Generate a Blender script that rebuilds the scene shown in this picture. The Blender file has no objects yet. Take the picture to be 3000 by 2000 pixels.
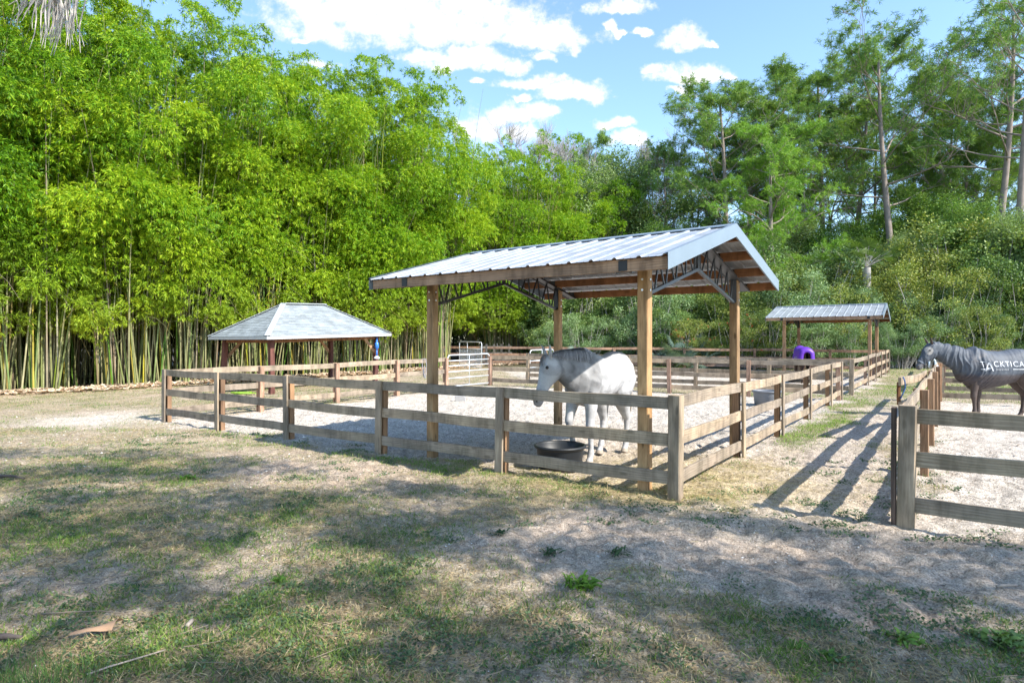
import bpy, bmesh, math, random
import numpy as np
from mathutils import Vector, Matrix, Quaternion
from mathutils.bvhtree import BVHTree

# ------------------------------------------------------------------ camera, sky, sun
sc = bpy.context.scene
F = 1750.0            # focal length in pixels of the 3000 px wide photograph
H = 1.85              # eye height
cam_d = bpy.data.cameras.new("camera"); cam = bpy.data.objects.new("camera", cam_d)
sc.collection.objects.link(cam); sc.camera = cam
cam.location = (0, 0, H); cam.rotation_euler = (math.radians(90), 0, 0)
cam_d.sensor_width = 36.0; cam_d.lens = 36.0 * F / 3000.0
cam_d.clip_start = 0.05; cam_d.clip_end = 3000
sc.view_settings.view_transform = 'Standard'; sc.view_settings.look = 'None'
sc.view_settings.exposure = 1.42; sc.view_settings.gamma = 1.0
sc.cycles.max_bounces = 8; sc.cycles.diffuse_bounces = 4; sc.cycles.glossy_bounces = 3
sc.cycles.transmission_bounces = 4; sc.cycles.transparent_max_bounces = 8
sc.cycles.sample_clamp_indirect = 6.0

SUNV = Vector((0.93, -0.64, 1.0)).normalized()
sun_d = bpy.data.lights.new("sun", 'SUN'); sun_d.energy = 3.7; sun_d.angle = math.radians(0.55)
sun_d.color = (1.0, 0.945, 0.85)
sun = bpy.data.objects.new("sun", sun_d); sc.collection.objects.link(sun)
sun.rotation_euler = (-SUNV).to_track_quat('-Z', 'Y').to_euler()
sun.location = SUNV * 60

world = bpy.data.worlds.new("World"); sc.world = world; world.use_nodes = True
wt = world.node_tree; wt.nodes.clear()
def N(tree, kind, **kw):
    n = tree.nodes.new(kind)
    for k, v in kw.items():
        if k == 'inp':
            for i, val in v.items(): n.inputs[i].default_value = val
        else: setattr(n, k, v)
    return n
class MX:
    """tiny helper to write math node chains"""
    def __init__(s, t): s.t = t
    def __call__(s, op, a, b=None, c=None):
        n = s.t.nodes.new('ShaderNodeMath'); n.operation = op
        for i, v in enumerate((a, b, c)):
            if v is None: continue
            if isinstance(v, (int, float)): n.inputs[i].default_value = v
            else: s.t.links.new(v, n.inputs[i])
        return n.outputs[0]
sky = N(wt, 'ShaderNodeTexSky', sky_type='NISHITA', sun_disc=False)
sky.sun_elevation = math.asin(SUNV.z); sky.sun_rotation = math.atan2(SUNV.x, SUNV.y)
sky.air_density = 1.0; sky.dust_density = 0.3; sky.ozone_density = 1.6; sky.altitude = 0
tc = N(wt, 'ShaderNodeTexCoord'); sep = N(wt, 'ShaderNodeSeparateXYZ'); wt.links.new(tc.outputs['Generated'], sep.inputs[0])
m = MX(wt)
yy = m('MAXIMUM', sep.outputs[1], 0.02)
u0 = m('DIVIDE', sep.outputs[0], yy); v0 = m('DIVIDE', sep.outputs[2], yy)
comb = N(wt, 'ShaderNodeCombineXYZ'); wt.links.new(u0, comb.inputs[0]); wt.links.new(v0, comb.inputs[1])
def wnoise(scale, det, rough, off):
    ad = N(wt, 'ShaderNodeVectorMath', operation='ADD'); ad.inputs[1].default_value = off
    wt.links.new(comb.outputs[0], ad.inputs[0])
    n = N(wt, 'ShaderNodeTexNoise', inp={'Scale': scale, 'Detail': det, 'Roughness': rough})
    wt.links.new(ad.outputs[0], n.inputs['Vector']); return n.outputs[0]
n1 = wnoise(11, 6, .6, (3, 1, 0)); n2 = wnoise(11, 6, .6, (7, 9, 2)); n3 = wnoise(26, 9, .66, (1, 5, 4))
uu = m('ADD', u0, m('MULTIPLY', m('SUBTRACT', n1, .5), .11)); vv = m('ADD', v0, m('MULTIPLY', m('SUBTRACT', n2, .5), .075))
# clouds: (x, y, half width, half height) measured on the photograph, turned into sky directions
CL = [(940,22,330,85),(1240,78,125,36),(1120,60,190,52),(790,5,190,70),(1060,132,125,32),(970,122,55,20),(1150,152,60,20),(1240,125,32,16),
      (1430,10,72,22),(1400,62,24,16),(1410,84,18,10),(1465,83,28,14),(1583,84,62,32),(1640,104,20,10),(1590,172,98,30),(1520,162,42,18),(1665,180,25,12),
      (1560,215,24,9),(1225,187,100,18),(1330,210,102,27),(1098,191,22,11),(1200,222,24,11),(1180,262,112,26),(1085,290,48,38),(1260,262,45,16),
      (1415,278,55,20),(1437,324,60,24),(1722,240,26,22),(690,82,34,12),(740,143,38,13),(1190,300,60,20)]
M_ = None
for (cx, cy, a, b) in CL:
    k = 2352 / 3000.0
    cu = (cx / k - 1500) / F; cv = (1000 - cy / k) / F; a = a / k / F * 1.22; b = b / k / F * 1.35
    du = m('MULTIPLY', m('SUBTRACT', uu, cu), 1 / a); dv = m('SUBTRACT', vv, cv - b * .25)
    dv = m('MAXIMUM', m('MULTIPLY', dv, 1 / (b * 1.2)), m('MULTIPLY', dv, -1 / (b * .62)))
    d = m('SUBTRACT', 1.0, m('ADD', m('MULTIPLY', du, du), m('MULTIPLY', dv, dv)))
    M_ = d if M_ is None else m('MAXIMUM', M_, d)
dens = m('ADD', M_, m('MULTIPLY', m('SUBTRACT', n3, .5), 2.4))
mr = N(wt, 'ShaderNodeMapRange', interpolation_type='SMOOTHSTEP'); mr.inputs[1].default_value = 0.12; mr.inputs[2].default_value = 1.0
wt.links.new(dens, mr.inputs[0])
front = m('GREATER_THAN', sep.outputs[1], 0.05)
cmask = m('MULTIPLY', m('MULTIPLY', mr.outputs[0], front), .97)
cc = N(wt, 'ShaderNodeMixRGB'); cc.inputs[1].default_value = (2.85, 2.95, 3.1, 1); cc.inputs[2].default_value = (3.55, 3.55, 3.6, 1)
mr2 = N(wt, 'ShaderNodeMapRange'); mr2.inputs[1].default_value = .3; mr2.inputs[2].default_value = 1.1; wt.links.new(dens, mr2.inputs[0])
wt.links.new(mr2.outputs[0], cc.inputs[0])
tint = N(wt, 'ShaderNodeMixRGB', blend_type='MULTIPLY', inp={0: 1.0}); wt.links.new(sky.outputs[0], tint.inputs[1]); tint.inputs[2].default_value = (0.91, 0.97, 1.02, 1)
mixc = N(wt, 'ShaderNodeMixRGB'); wt.links.new(cmask, mixc.inputs[0]); wt.links.new(tint.outputs[0], mixc.inputs[1]); wt.links.new(cc.outputs[0], mixc.inputs[2])
bg = N(wt, 'ShaderNodeBackground'); bg.inputs[1].default_value = 0.145
wt.links.new(mixc.outputs[0], bg.inputs[0])
wo = N(wt, 'ShaderNodeOutputWorld'); wt.links.new(bg.outputs[0], wo.inputs[0])

# ------------------------------------------------------------------ helpers
random.seed(7); rng = np.random.default_rng(11)
C = sc.collection
def _lat(ix, iy, seed):
    h = (ix * 374761393 + iy * 668265263 + seed * 974711) & 0x7fffffff
    h = ((h ^ (h >> 13)) * 1274126177) & 0x7fffffff
    return ((h ^ (h >> 16)) & 0xffff) / 65535.0
def vnoise(x, y, scale, seed=0, octv=3):
    x = np.asarray(x, float) * scale; y = np.asarray(y, float) * scale
    s = 0; amp = 1; tot = 0
    for o in range(octv):
        xi = np.floor(x).astype(np.int64); yi = np.floor(y).astype(np.int64); fx = x - xi; fy = y - yi
        fx = fx * fx * (3 - 2 * fx); fy = fy * fy * (3 - 2 * fy)
        a = _lat(xi, yi, seed + o); b = _lat(xi + 1, yi, seed + o); c = _lat(xi, yi + 1, seed + o); d = _lat(xi + 1, yi + 1, seed + o)
        s = s + amp * ((a * (1 - fx) + b * fx) * (1 - fy) + (c * (1 - fx) + d * fx) * fy); tot += amp
        amp *= .5; x = x * 2.03 + 17.1; y = y * 2.03 + 5.3
    return s / tot
def sstep(a, b, x):
    t = np.clip((np.asarray(x, float) - a) / (b - a), 0, 1); return t * t * (3 - 2 * t)
def rise(y):
    return 0.30 * sstep(15, 42, y) * 1.15
def gz(x, y):
    """terrain height"""
    x = np.asarray(x, float); y = np.asarray(y, float)
    z = rise(y)
    near = 1 - sstep(22, 45, y)
    z = z + near * (vnoise(x, y, .45, 3, 2) - .5) * .05 + near * (vnoise(x, y, 2.2, 5, 3) - .5) * .055
    # heap of sand beside the right hand paddock's corner
    z = z + .10 * np.exp(-(((x - 4.75) / .55) ** 2 + ((y - 4.75) / .42) ** 2)) + .06 * np.exp(-(((x - 3.9) / .4) ** 2 + ((y - 5.1) / .3) ** 2))
    return z
def gzf(x, y): return float(gz(x, y))
def at(px, y, z=0.0): return Vector(((px - 1500) / F * y, y, z))

def mesh_np(name, V, Fq, mat=None, smooth=False, col=None):
    V = np.asarray(V, np.float32); Fq = np.asarray(Fq, np.int32); k = Fq.shape[1]
    me = bpy.data.meshes.new(name)
    me.vertices.add(len(V)); me.vertices.foreach_set('co', V.ravel())
    me.loops.add(Fq.size); me.loops.foreach_set('vertex_index', Fq.ravel())
    me.polygons.add(len(Fq)); me.polygons.foreach_set('loop_start', np.arange(0, Fq.size, k, dtype=np.int32))
    me.polygons.foreach_set('use_smooth', np.full(len(Fq), smooth))
    me.update(calc_edges=True)
    if col is not None:
        at_ = me.color_attributes.new('col', 'FLOAT_COLOR', 'POINT')
        cc_ = np.ones((len(V), 4), np.float32); cc_[:, :3] = col; at_.data.foreach_set('color', cc_.ravel())
    if mat: me.materials.append(mat)
    return me
def mesh_py(name, V, Fs, mat=None, smooth=False):
    me = bpy.data.meshes.new(name); me.from_pydata([tuple(v) for v in V], [], [tuple(f) for f in Fs]); me.update()
    if smooth: me.polygons.foreach_set('use_smooth', [True] * len(me.polygons))
    if mat: me.materials.append(mat)
    return me
def link(name, me, parent=None, mw=None, label=None):
    """mw: world matrix of the object; parents here are unrotated empties or placed roots"""
    o = bpy.data.objects.new(name, me); C.objects.link(o)
    if parent is not None: o.parent = parent
    if mw is not None:
        o.matrix_basis = (wm(parent).inverted() @ mw) if parent is not None else mw
    elif parent is not None:
        o.matrix_basis = wm(parent).inverted()
    if label: o['label'] = label
    return o
def wm(o):
    mt = o.matrix_basis.copy(); p = o.parent
    while p is not None: mt = p.matrix_basis @ mt; p = p.parent
    return mt
def thing(name, label, cat, loc=(0, 0, 0), group=None, rz=0.0, sc_=1.0):
    o = bpy.data.objects.new(name, None); C.objects.link(o)
    o.matrix_basis = Matrix.Translation(Vector(loc)) @ Matrix.Rotation(rz, 4, 'Z') @ Matrix.Diagonal((sc_, sc_, sc_, 1))
    o.empty_display_size = .2
    return tag(o, label, cat, group)
def tag(o, label, cat, group=None):
    o['label'] = label; o['category'] = cat
    if group: o['group'] = group
    return o
def copy_tree(root, label, mat_world, group=None):
    r = root.copy(); C.objects.link(r); r.matrix_basis = mat_world; r['label'] = label
    if group: r['group'] = group
    for ch in root.children:
        c = ch.copy(); C.objects.link(c); c.parent = r
        for g in ch.children:
            d = g.copy(); C.objects.link(d); d.parent = c
    return r
class Geo:
    """collects quads/tris as python lists"""
    def __init__(s): s.V = []; s.F = []
    def add(s, V, Fs):
        o = len(s.V); s.V += [Vector(v) for v in V]; s.F += [tuple(i + o for i in f) for f in Fs]
    def box(s, c, hx, hy, hz, X=Vector((1,0,0)), Y=Vector((0,1,0)), Z=Vector((0,0,1))):
        c = Vector(c); V = [c + X*hx*a + Y*hy*b + Z*hz*d for a in (-1,1) for b in (-1,1) for d in (-1,1)]
        s.add(V, [(0,1,3,2),(4,6,7,5),(0,4,5,1),(2,3,7,6),(0,2,6,4),(1,5,7,3)])
    def bar(s, p, q, w, t, up=Vector((0,0,1))):
        p = Vector(p); q = Vector(q); X = (q-p); L = X.length; X.normalize()
        Y = up.cross(X)
        if Y.length < 1e-4: Y = Vector((0,1,0)).cross(X)
        Y.normalize(); Z = X.cross(Y); s.box((p+q)/2, L/2, t/2, w/2, X, Y, Z)
    def tube(s, pts, rad, n=8, cap=True):
        pts = [Vector(p) for p in pts]; k = len(pts)
        if not hasattr(rad, '__len__'): rad = [rad]*k
        prev = None; V = []; Fs = []
        for i, p in enumerate(pts):
            T = (pts[min(i+1,k-1)] - pts[max(i-1,0)]).normalized()
            if prev is None:
                A = T.cross(Vector((0,0,1)))
                if A.length < .05: A = T.cross(Vector((1,0,0)))
            else: A = prev - T*prev.dot(T)
            A.normalize(); prev = A; B = T.cross(A)
            for j in range(n):
                a = 2*math.pi*j/n; V.append(p + (A*math.cos(a) + B*math.sin(a))*rad[i])
        for i in range(k-1):
            for j in range(n):
                j2 = (j+1) % n; Fs.append((i*n+j, i*n+j2, (i+1)*n+j2, (i+1)*n+j))
        if cap: Fs.append(tuple(range(n-1,-1,-1))); Fs.append(tuple((k-1)*n+j for j in range(n)))
        s.add(V, Fs)
    def mesh(s, name, mat, smooth=False): return mesh_py(name, s.V, s.F, mat, smooth)

# ------------------------------------------------------------------ materials
def new_mat(name):
    mt = bpy.data.materials.new(name); mt.use_nodes = True; t = mt.node_tree; t.nodes.clear()
    out = N(t, 'ShaderNodeOutputMaterial'); b = N(t, 'ShaderNodeBsdfPrincipled'); t.links.new(b.outputs[0], out.inputs[0])
    return mt, t, b, out
def ramp(t, fac, stops):
    r = N(t, 'ShaderNodeValToRGB'); e = r.color_ramp.elements
    while len(e) < len(stops): e.new(0.5)
    for i, (p, c) in enumerate(stops): e[i].position = p; e[i].color = (*c, 1)
    t.links.new(fac, r.inputs[0]); return r.outputs[0]
def mixrgb(t, f, a, b, bt='MIX'):
    n = N(t, 'ShaderNodeMixRGB', blend_type=bt)
    for i, v in enumerate((f, a, b)):
        if isinstance(v, (int, float)): n.inputs[i].default_value = v
        elif isinstance(v, tuple): n.inputs[i].default_value = (*v, 1)
        else: t.links.new(v, n.inputs[i])
    return n.outputs[0]
def noise(t, vec, scale, det=4, rough=.55, dist=0.0):
    n = N(t, 'ShaderNodeTexNoise', inp={'Scale': scale, 'Detail': det, 'Roughness': rough, 'Distortion': dist})
    if vec is not None: t.links.new(vec, n.inputs['Vector'])
    return n.outputs[0]
def vmul(t, vec, s, off=None):
    n = N(t, 'ShaderNodeVectorMath', operation='MULTIPLY'); t.links.new(vec, n.inputs[0]); n.inputs[1].default_value = s
    o = n.outputs[0]
    if off is not None:
        a = N(t, 'ShaderNodeVectorMath', operation='ADD'); t.links.new(o, a.inputs[0]); t.links.new(off, a.inputs[1]); o = a.outputs[0]
    return o
def bump(t, b, h, strength=.4, dist=.01):
    n = N(t, 'ShaderNodeBump', inp={'Strength': strength, 'Distance': dist}); t.links.new(h, n.inputs['Height']); t.links.new(n.outputs[0], b.inputs['Normal'])
def simple(name, col, rough=.6, metal=0.0, var=.15, scale=8, bmp=.0):
    mt, t, b, o = new_mat(name); tcn = N(t, 'ShaderNodeTexCoord'); nz = noise(t, tcn.outputs['Object'], scale, 5, .6)
    c = mixrgb(t, nz, tuple(x*(1-var) for x in col), tuple(min(1, x*(1+var)) for x in col)); t.links.new(c, b.inputs['Base Color'])
    b.inputs['Roughness'].default_value = rough; b.inputs['Metallic'].default_value = metal
    if bmp: bump(t, b, nz, bmp, .01)
    return mt
def wood(name, dark, light, algae=0.0, algcol=(.15,.15,.075), knots=.5):
    mt, t, b, o = new_mat(name); tcn = N(t, 'ShaderNodeTexCoord'); oi = N(t, 'ShaderNodeObjectInfo')
    mm = MX(t); cx = N(t, 'ShaderNodeCombineXYZ'); t.links.new(mm('MULTIPLY', oi.outputs['Random'], 60.0), cx.inputs[0]); t.links.new(mm('MULTIPLY', oi.outputs['Random'], 37.0), cx.inputs[2])
    P = vmul(t, tcn.outputs['Object'], (1, 1, 1), cx.outputs[0])
    g0 = noise(t, vmul(t, P, (.9, 5, 5)), 1.0, 3, .5)
    ad = N(t, 'ShaderNodeVectorMath', operation='ADD'); gg = N(t, 'ShaderNodeCombineXYZ'); t.links.new(mm('MULTIPLY', g0, 0.05), gg.inputs[1]); t.links.new(mm('MULTIPLY', g0, 0.09), gg.inputs[2])
    t.links.new(P, ad.inputs[0]); t.links.new(gg.outputs[0], ad.inputs[1])
    wv = N(t, 'ShaderNodeTexWave', wave_type='BANDS', bands_direction='Z', inp={'Scale': 11.0, 'Distortion': 5.0, 'Detail': 4.0, 'Detail Scale': .6})
    t.links.new(vmul(t, ad.outputs[0], (.35, 1, 1)), wv.inputs['Vector'])
    fine = noise(t, vmul(t, P, (3, 90, 90)), 1.0, 4, .6); big = noise(t, vmul(t, P, (1.1, 3, 3)), 1.0, 4, .55)
    f = mm('ADD', mm('MULTIPLY', wv.outputs[1], .20), mm('MULTIPLY', fine, .78))
    c = ramp(t, f, [(.12, dark), (.75, light)])
    c = mixrgb(t, 1.0, c, ramp(t, big, [(.3, (.60,.60,.62)), (.7, (1.18,1.13,1.08))]), 'MULTIPLY'); ge = N(t, 'ShaderNodeNewGeometry'); st_ = noise(t, vmul(t, ge.outputs['Position'], (5, 5, 1.2)), 1.0, 5, .65); c = mixrgb(t, 1.0, c, ramp(t, st_, [(.36, (.62,.61,.60)), (.56, (1.06,1.05,1.04))]), 'MULTIPLY')
    rv = ramp(t, oi.outputs['Random'], [(0, (.82,.82,.84)), (.5, (1.0,.98,.95)), (1, (1.17,1.1,1.0))]); c = mixrgb(t, 1.0, c, rv, 'MULTIPLY')
    if knots:
        vo = N(t, 'ShaderNodeTexVoronoi', inp={'Scale': 1.0}); t.links.new(vmul(t, P, (2.6, 7.5, 7.5)), vo.inputs['Vector'])
        kn = ramp(t, vo.outputs['Distance'], [(.10, (1,1,1)), (.19, (0,0,0))]); c = mixrgb(t, mm('MULTIPLY', kn, knots), c, tuple(x*.35 for x in dark))
    if algae:
        an = noise(t, vmul(t, P, (1.3, 6, 6)), 1.0, 5, .6); af = ramp(t, an, [(.38, (0,0,0)), (.66, (1,1,1))]); c = mixrgb(t, mm('MULTIPLY', af, algae), c, algcol)
    t.links.new(c, b.inputs['Base Color']); b.inputs['Roughness'].default_value = .85; b.inputs['Specular IOR Level'].default_value = .25
    bump(t, b, f, .55, .006); return mt
def foliage(name, c1, c2, c3, trans=.35, rough=.5, zrange=None, spec=.25):
    """leaf material: colour varies leaf by leaf, tree by tree, and over metres"""
    mt, t, b, out = new_mat(name); ge = N(t, 'ShaderNodeNewGeometry'); oi = N(t, 'ShaderNodeObjectInfo'); mm = MX(t)
    big = noise(t, ge.outputs['Position'], .42, 4, .6)
    f = mm('ADD', mm('MULTIPLY', ge.outputs['Random Per Island'], .42), mm('ADD', mm('MULTIPLY', big, .62), mm('MULTIPLY', oi.outputs['Random'], .22)))
    c = ramp(t, f, [(.3, c1), (.56, c2), (.86, c3)])
    if zrange:
        sp = N(t, 'ShaderNodeSeparateXYZ'); t.links.new(ge.outputs['Position'], sp.inputs[0])
        mrr = N(t, 'ShaderNodeMapRange', inp={1: zrange[0], 2: zrange[1], 3: 1.0, 4: 0.0}); t.links.new(mm('ADD', sp.outputs[2], mm('MULTIPLY', big, 4.0)), mrr.inputs[0])
        c = mixrgb(t, mm('MULTIPLY', mrr.outputs[0], .75), c, zrange[2])
    t.links.new(c, b.inputs['Base Color']); b.inputs['Roughness'].default_value = rough; b.inputs['Specular IOR Level'].default_value = spec
    tr = N(t, 'ShaderNodeBsdfTranslucent'); t.links.new(mixrgb(t, 1.0, c, (1.25, 1.25, .5), 'MULTIPLY'), tr.inputs[0])
    mx = N(t, 'ShaderNodeMixShader', inp={0: trans}); t.links.new(b.outputs[0], mx.inputs[1]); t.links.new(tr.outputs[0], mx.inputs[2]); t.links.new(mx.outputs[0], out.inputs[0])
    return mt
def island(name, stops, rough=.7, noise_amt=.25, scale=3.0):
    mt, t, b, out = new_mat(name); ge = N(t, 'ShaderNodeNewGeometry'); nz = noise(t, ge.outputs['Position'], scale, 4, .6)
    c = ramp(t, ge.outputs['Random Per Island'], stops); c = mixrgb(t, 1.0, c, ramp(t, nz, [(.3, (1-noise_amt,)*3), (.7, (1+noise_amt,)*3)]), 'MULTIPLY')
    t.links.new(c, b.inputs['Base Color']); b.inputs['Roughness'].default_value = rough; b.inputs['Specular IOR Level'].default_value = .25
    return mt
def vcol(name, rough=.9, spec=.15, scales=(14, 90), amt=(.22, .3), bmp=(.5, .02), extra=None, trans=0):
    mt, t, b, out = new_mat(name); a = N(t, 'ShaderNodeVertexColor', layer_name='col'); ge = N(t, 'ShaderNodeNewGeometry')
    n_a = noise(t, ge.outputs['Position'], scales[0], 6, .65); n_b = noise(t, ge.outputs['Position'], scales[1], 4, .7); mm = MX(t)
    c = mixrgb(t, 1.0, a.outputs[0], ramp(t, n_a, [(.3, (1-amt[0],)*3), (.7, (1+amt[0],)*3)]), 'MULTIPLY')
    c = mixrgb(t, 1.0, c, ramp(t, n_b, [(.3, (1-amt[1],)*3), (.7, (1+amt[1],)*3)]), 'MULTIPLY')
    if extra: c = extra(t, c, ge.outputs['Position'])
    t.links.new(c, b.inputs['Base Color']); b.inputs['Roughness'].default_value = rough; b.inputs['Specular IOR Level'].default_value = spec
    if bmp: bump(t, b, mm('ADD', n_a, mm('MULTIPLY', n_b, .35)), bmp[0], bmp[1])
    if trans:
        tr = N(t, 'ShaderNodeBsdfTranslucent'); t.links.new(c, tr.inputs[0]); mx = N(t, 'ShaderNodeMixShader', inp={0: trans})
        t.links.new(b.outputs[0], mx.inputs[1]); t.links.new(tr.outputs[0], mx.inputs[2]); t.links.new(mx.outputs[0], out.inputs[0])
    return mt

W_GREY = wood('weathered_wood', (.19,.145,.105), (.47,.40,.32), algae=.15)
W_RAIL = wood('weathered_rail', (.19,.15,.11), (.46,.395,.32), algae=.18)
W_POST = wood('brown_post_wood', (.18,.10,.055), (.42,.27,.165), knots=.5)
W_NEW = wood('reddish_fence_wood', (.24,.14,.095), (.52,.36,.27))
W_PINE = wood('treated_pine', (.26,.155,.075), (.52,.355,.20), knots=.8)
W_BEAM = wood('red_brown_beam', (.16,.07,.032), (.36,.18,.09), knots=.6)
W_EAVE = wood('eave_beam', (.24,.15,.10), (.50,.35,.25), knots=.5)
W_DRED = wood('dark_red_post', (.06,.025,.022), (.20,.09,.075), knots=.2)
M_STEEL = simple('dark_steel', (.035,.033,.035), .45, .6, .3)
M_STEELG = simple('grey_steel', (.10,.105,.115), .5, .5, .2)
M_BLACKCLIP = simple('black_clip', (.012,.012,.014), .5)
M_GALV = simple('galvanised_tube', (.62,.66,.70), .42, .35, .12)
M_BOLT = simple('bolt', (.6,.6,.62), .35, .8)
def roof_metal():
    mt, t, b, o = new_mat('roof_metal'); ge = N(t, 'ShaderNodeNewGeometry'); n_ = noise(t, ge.outputs['Position'], 3.5, 5, .6); n2_ = noise(t, ge.outputs['Position'], 60, 2, .5)
    c = mixrgb(t, n_, (.34,.37,.41), (.46,.49,.53)); st = noise(t, vmul(t, ge.outputs['Position'], (2.2, 2.2, 9)), 1.0, 6, .7); c = mixrgb(t, 1.0, c, ramp(t, st, [(.36, (.72,.71,.69)), (.56, (1.04,1.04,1.04))]), 'MULTIPLY'); t.links.new(c, b.inputs['Base Color']); b.inputs['Metallic'].default_value = .45
    t.links.new(ramp(t, n_, [(.3, (.36,)*3), (.7, (.52,)*3)]), b.inputs['Roughness']); bump(t, b, n2_, .05, .002); return mt
M_ROOF = roof_metal()
M_FASC = simple('fascia_metal', (.215,.265,.315), .45, .35, .16, 2.5)

# ------------------------------------------------------------------ layout
th = 0.612
E1 = Vector((math.cos(th), -math.sin(th), 0)); E2 = Vector((math.sin(th), math.cos(th), 0))
A_NR = Vector((1.92, 7.05, 0)); A_NL = at(484, 13.86)       # main paddock: near right and left corners
A_FR = at(2463, 18.75); A_GL = at(1303, 22.0); A_GR = at(1437, 23.9)
B_NR = at(2494, 20.3); B_FR = at(2603, 31.0); B_NL = at(1545, 26.5); B_FL = at(1250, 40.0)
C_NR = Vector((3.90, 5.93, 0)); C_FL = at(2746, 18.1)

# ------------------------------------------------------------------ ground
def inside(x, y, poly, soft=.35):
    """signed mask of a convex polygon (ccw)"""
    mk = np.ones_like(x)
    for i in range(len(poly)):
        a = poly[i]; b = poly[(i+1) % len(poly)]; ex, ey = b[0]-a[0], b[1]-a[1]; L = math.hypot(ex, ey)
        d = (ex*(y-a[1]) - ey*(x-a[0]))/L
        mk = mk*sstep(-soft, soft, d)
    return mk
PA = [(A_NL.x, A_NL.y), (A_NR.x, A_NR.y), (A_FR.x, A_FR.y), (A_GR.x, A_GR.y)]
PB = [(B_NL.x, B_NL.y), (B_NR.x, B_NR.y), (B_FR.x, B_FR.y), (-2, 40)]
PC = [(C_NR.x, C_NR.y), (C_NR.x+8, C_NR.y-6), (23, 13), (C_FL.x, C_FL.y)]
def seg_d(x, y, a, b):
    ex, ey = b[0]-a[0], b[1]-a[1]; L2 = ex*ex+ey*ey; t = np.clip(((x-a[0])*ex+(y-a[1])*ey)/L2, 0, 1)
    return np.hypot(x-a[0]-t*ex, y-a[1]-t*ey), t*math.sqrt(L2)
def fields(x, y):
    x = np.asarray(x, float); y = np.asarray(y, float)
    wx = x + (vnoise(x, y, 1.1, 21, 2)-.5)*1.1; wy = y + (vnoise(x, y, 1.1, 31, 2)-.5)*1.1
    a = inside(wx, wy, PA); b = inside(wx, wy, PB)*.85; c = inside(wx, wy, PC)
    pad = np.clip(np.maximum(np.maximum(a, b), c), 0, 1)
    n = vnoise(x, y, .9, 41, 4); n2 = vnoise(x, y, 3.1, 45, 3)
    base = .62*np.ones_like(x)
    base = base - .75*np.exp(-(((wx-1.4)/2.1)**2 + ((wy-5.7)/1.25)**2))            # trampled sand before the corner
    base = base - .55*np.exp(-(((wx-3.2)/1.3)**2 + ((wy-5.2)/1.5)**2))
    base = base - .75*np.exp(-(((wx+9.6)/1.7)**2 + ((wy-14.2)/1.3)**2))            # white sand by the left corner
    base = base - .35*np.exp(-(((wx+2.2)/2.2)**2 + ((wy-8.8)/.6)**2))
    # lane between the paddocks
    dl, tl = seg_d(wx, wy, (3.0, 6.6), (11.5, 18.5))
    lane = np.exp(-(dl/1.25)**2)
    base = base - .55*lane*(1-sstep(9, 14, tl))
    dr, tr = seg_d(wx, wy, (A_NR.x+1.2, A_NR.y+1.7), (A_FR.x+.3, A_FR.y))
    strip = np.exp(-((dr-.35)/.42)**2)*sstep(1.5, 3.5, tr)*(1-inside(x, y, PA, .1))
    far = sstep(17, 21, y)*(1-pad)*(x > 8)
    dfl, tfl = seg_d(x, y, (A_NL.x, A_NL.y), (A_NR.x, A_NR.y))
    fence_g = np.exp(-((dfl-.25)/.3)**2)*(1-a)*sstep(.5, 2, tfl)*(1-sstep(8.5, 11.5, tfl))
    G = np.clip(base + (n-.5)*1.5 + (n2-.5)*.5, 0, 1)
    G = np.maximum(G, np.clip(strip*1.3, 0, 1)); G = np.maximum(G, far*.8); G = np.maximum(G, fence_g*.75)
    G = G*(1-pad)
    bright = np.clip(strip*1.3 + far*.8 + fence_g*.5, 0, 1)
    hay = np.exp(-(((x-2.6)/1.5)**2 + ((y-8.0)/1.6)**2))*.9 + np.exp(-(((x-1.0)/1.4)**2 + ((y-7.3)/.55)**2))*.7
    hay = np.clip(hay + (n2-.5)*.6, 0, 1)*(hay > .08)
    d1, _ = seg_d(x, y, (-21, 17), (-4.5, 33.5)); d2, _ = seg_d(x, y, (-4.5, 33.5), (6, 47))
    litter = np.clip(np.exp(-((d1)/1.5)**2) + np.exp(-((d2)/1.8)**2), 0, 1)*(1-pad)
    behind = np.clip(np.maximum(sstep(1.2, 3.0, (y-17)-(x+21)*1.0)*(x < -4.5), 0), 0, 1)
    return dict(pad=pad, G=G, bright=bright, hay=hay, litter=litter, lane=lane, n=n, n2=n2, a=a, strip=strip, behind=behind)
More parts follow.
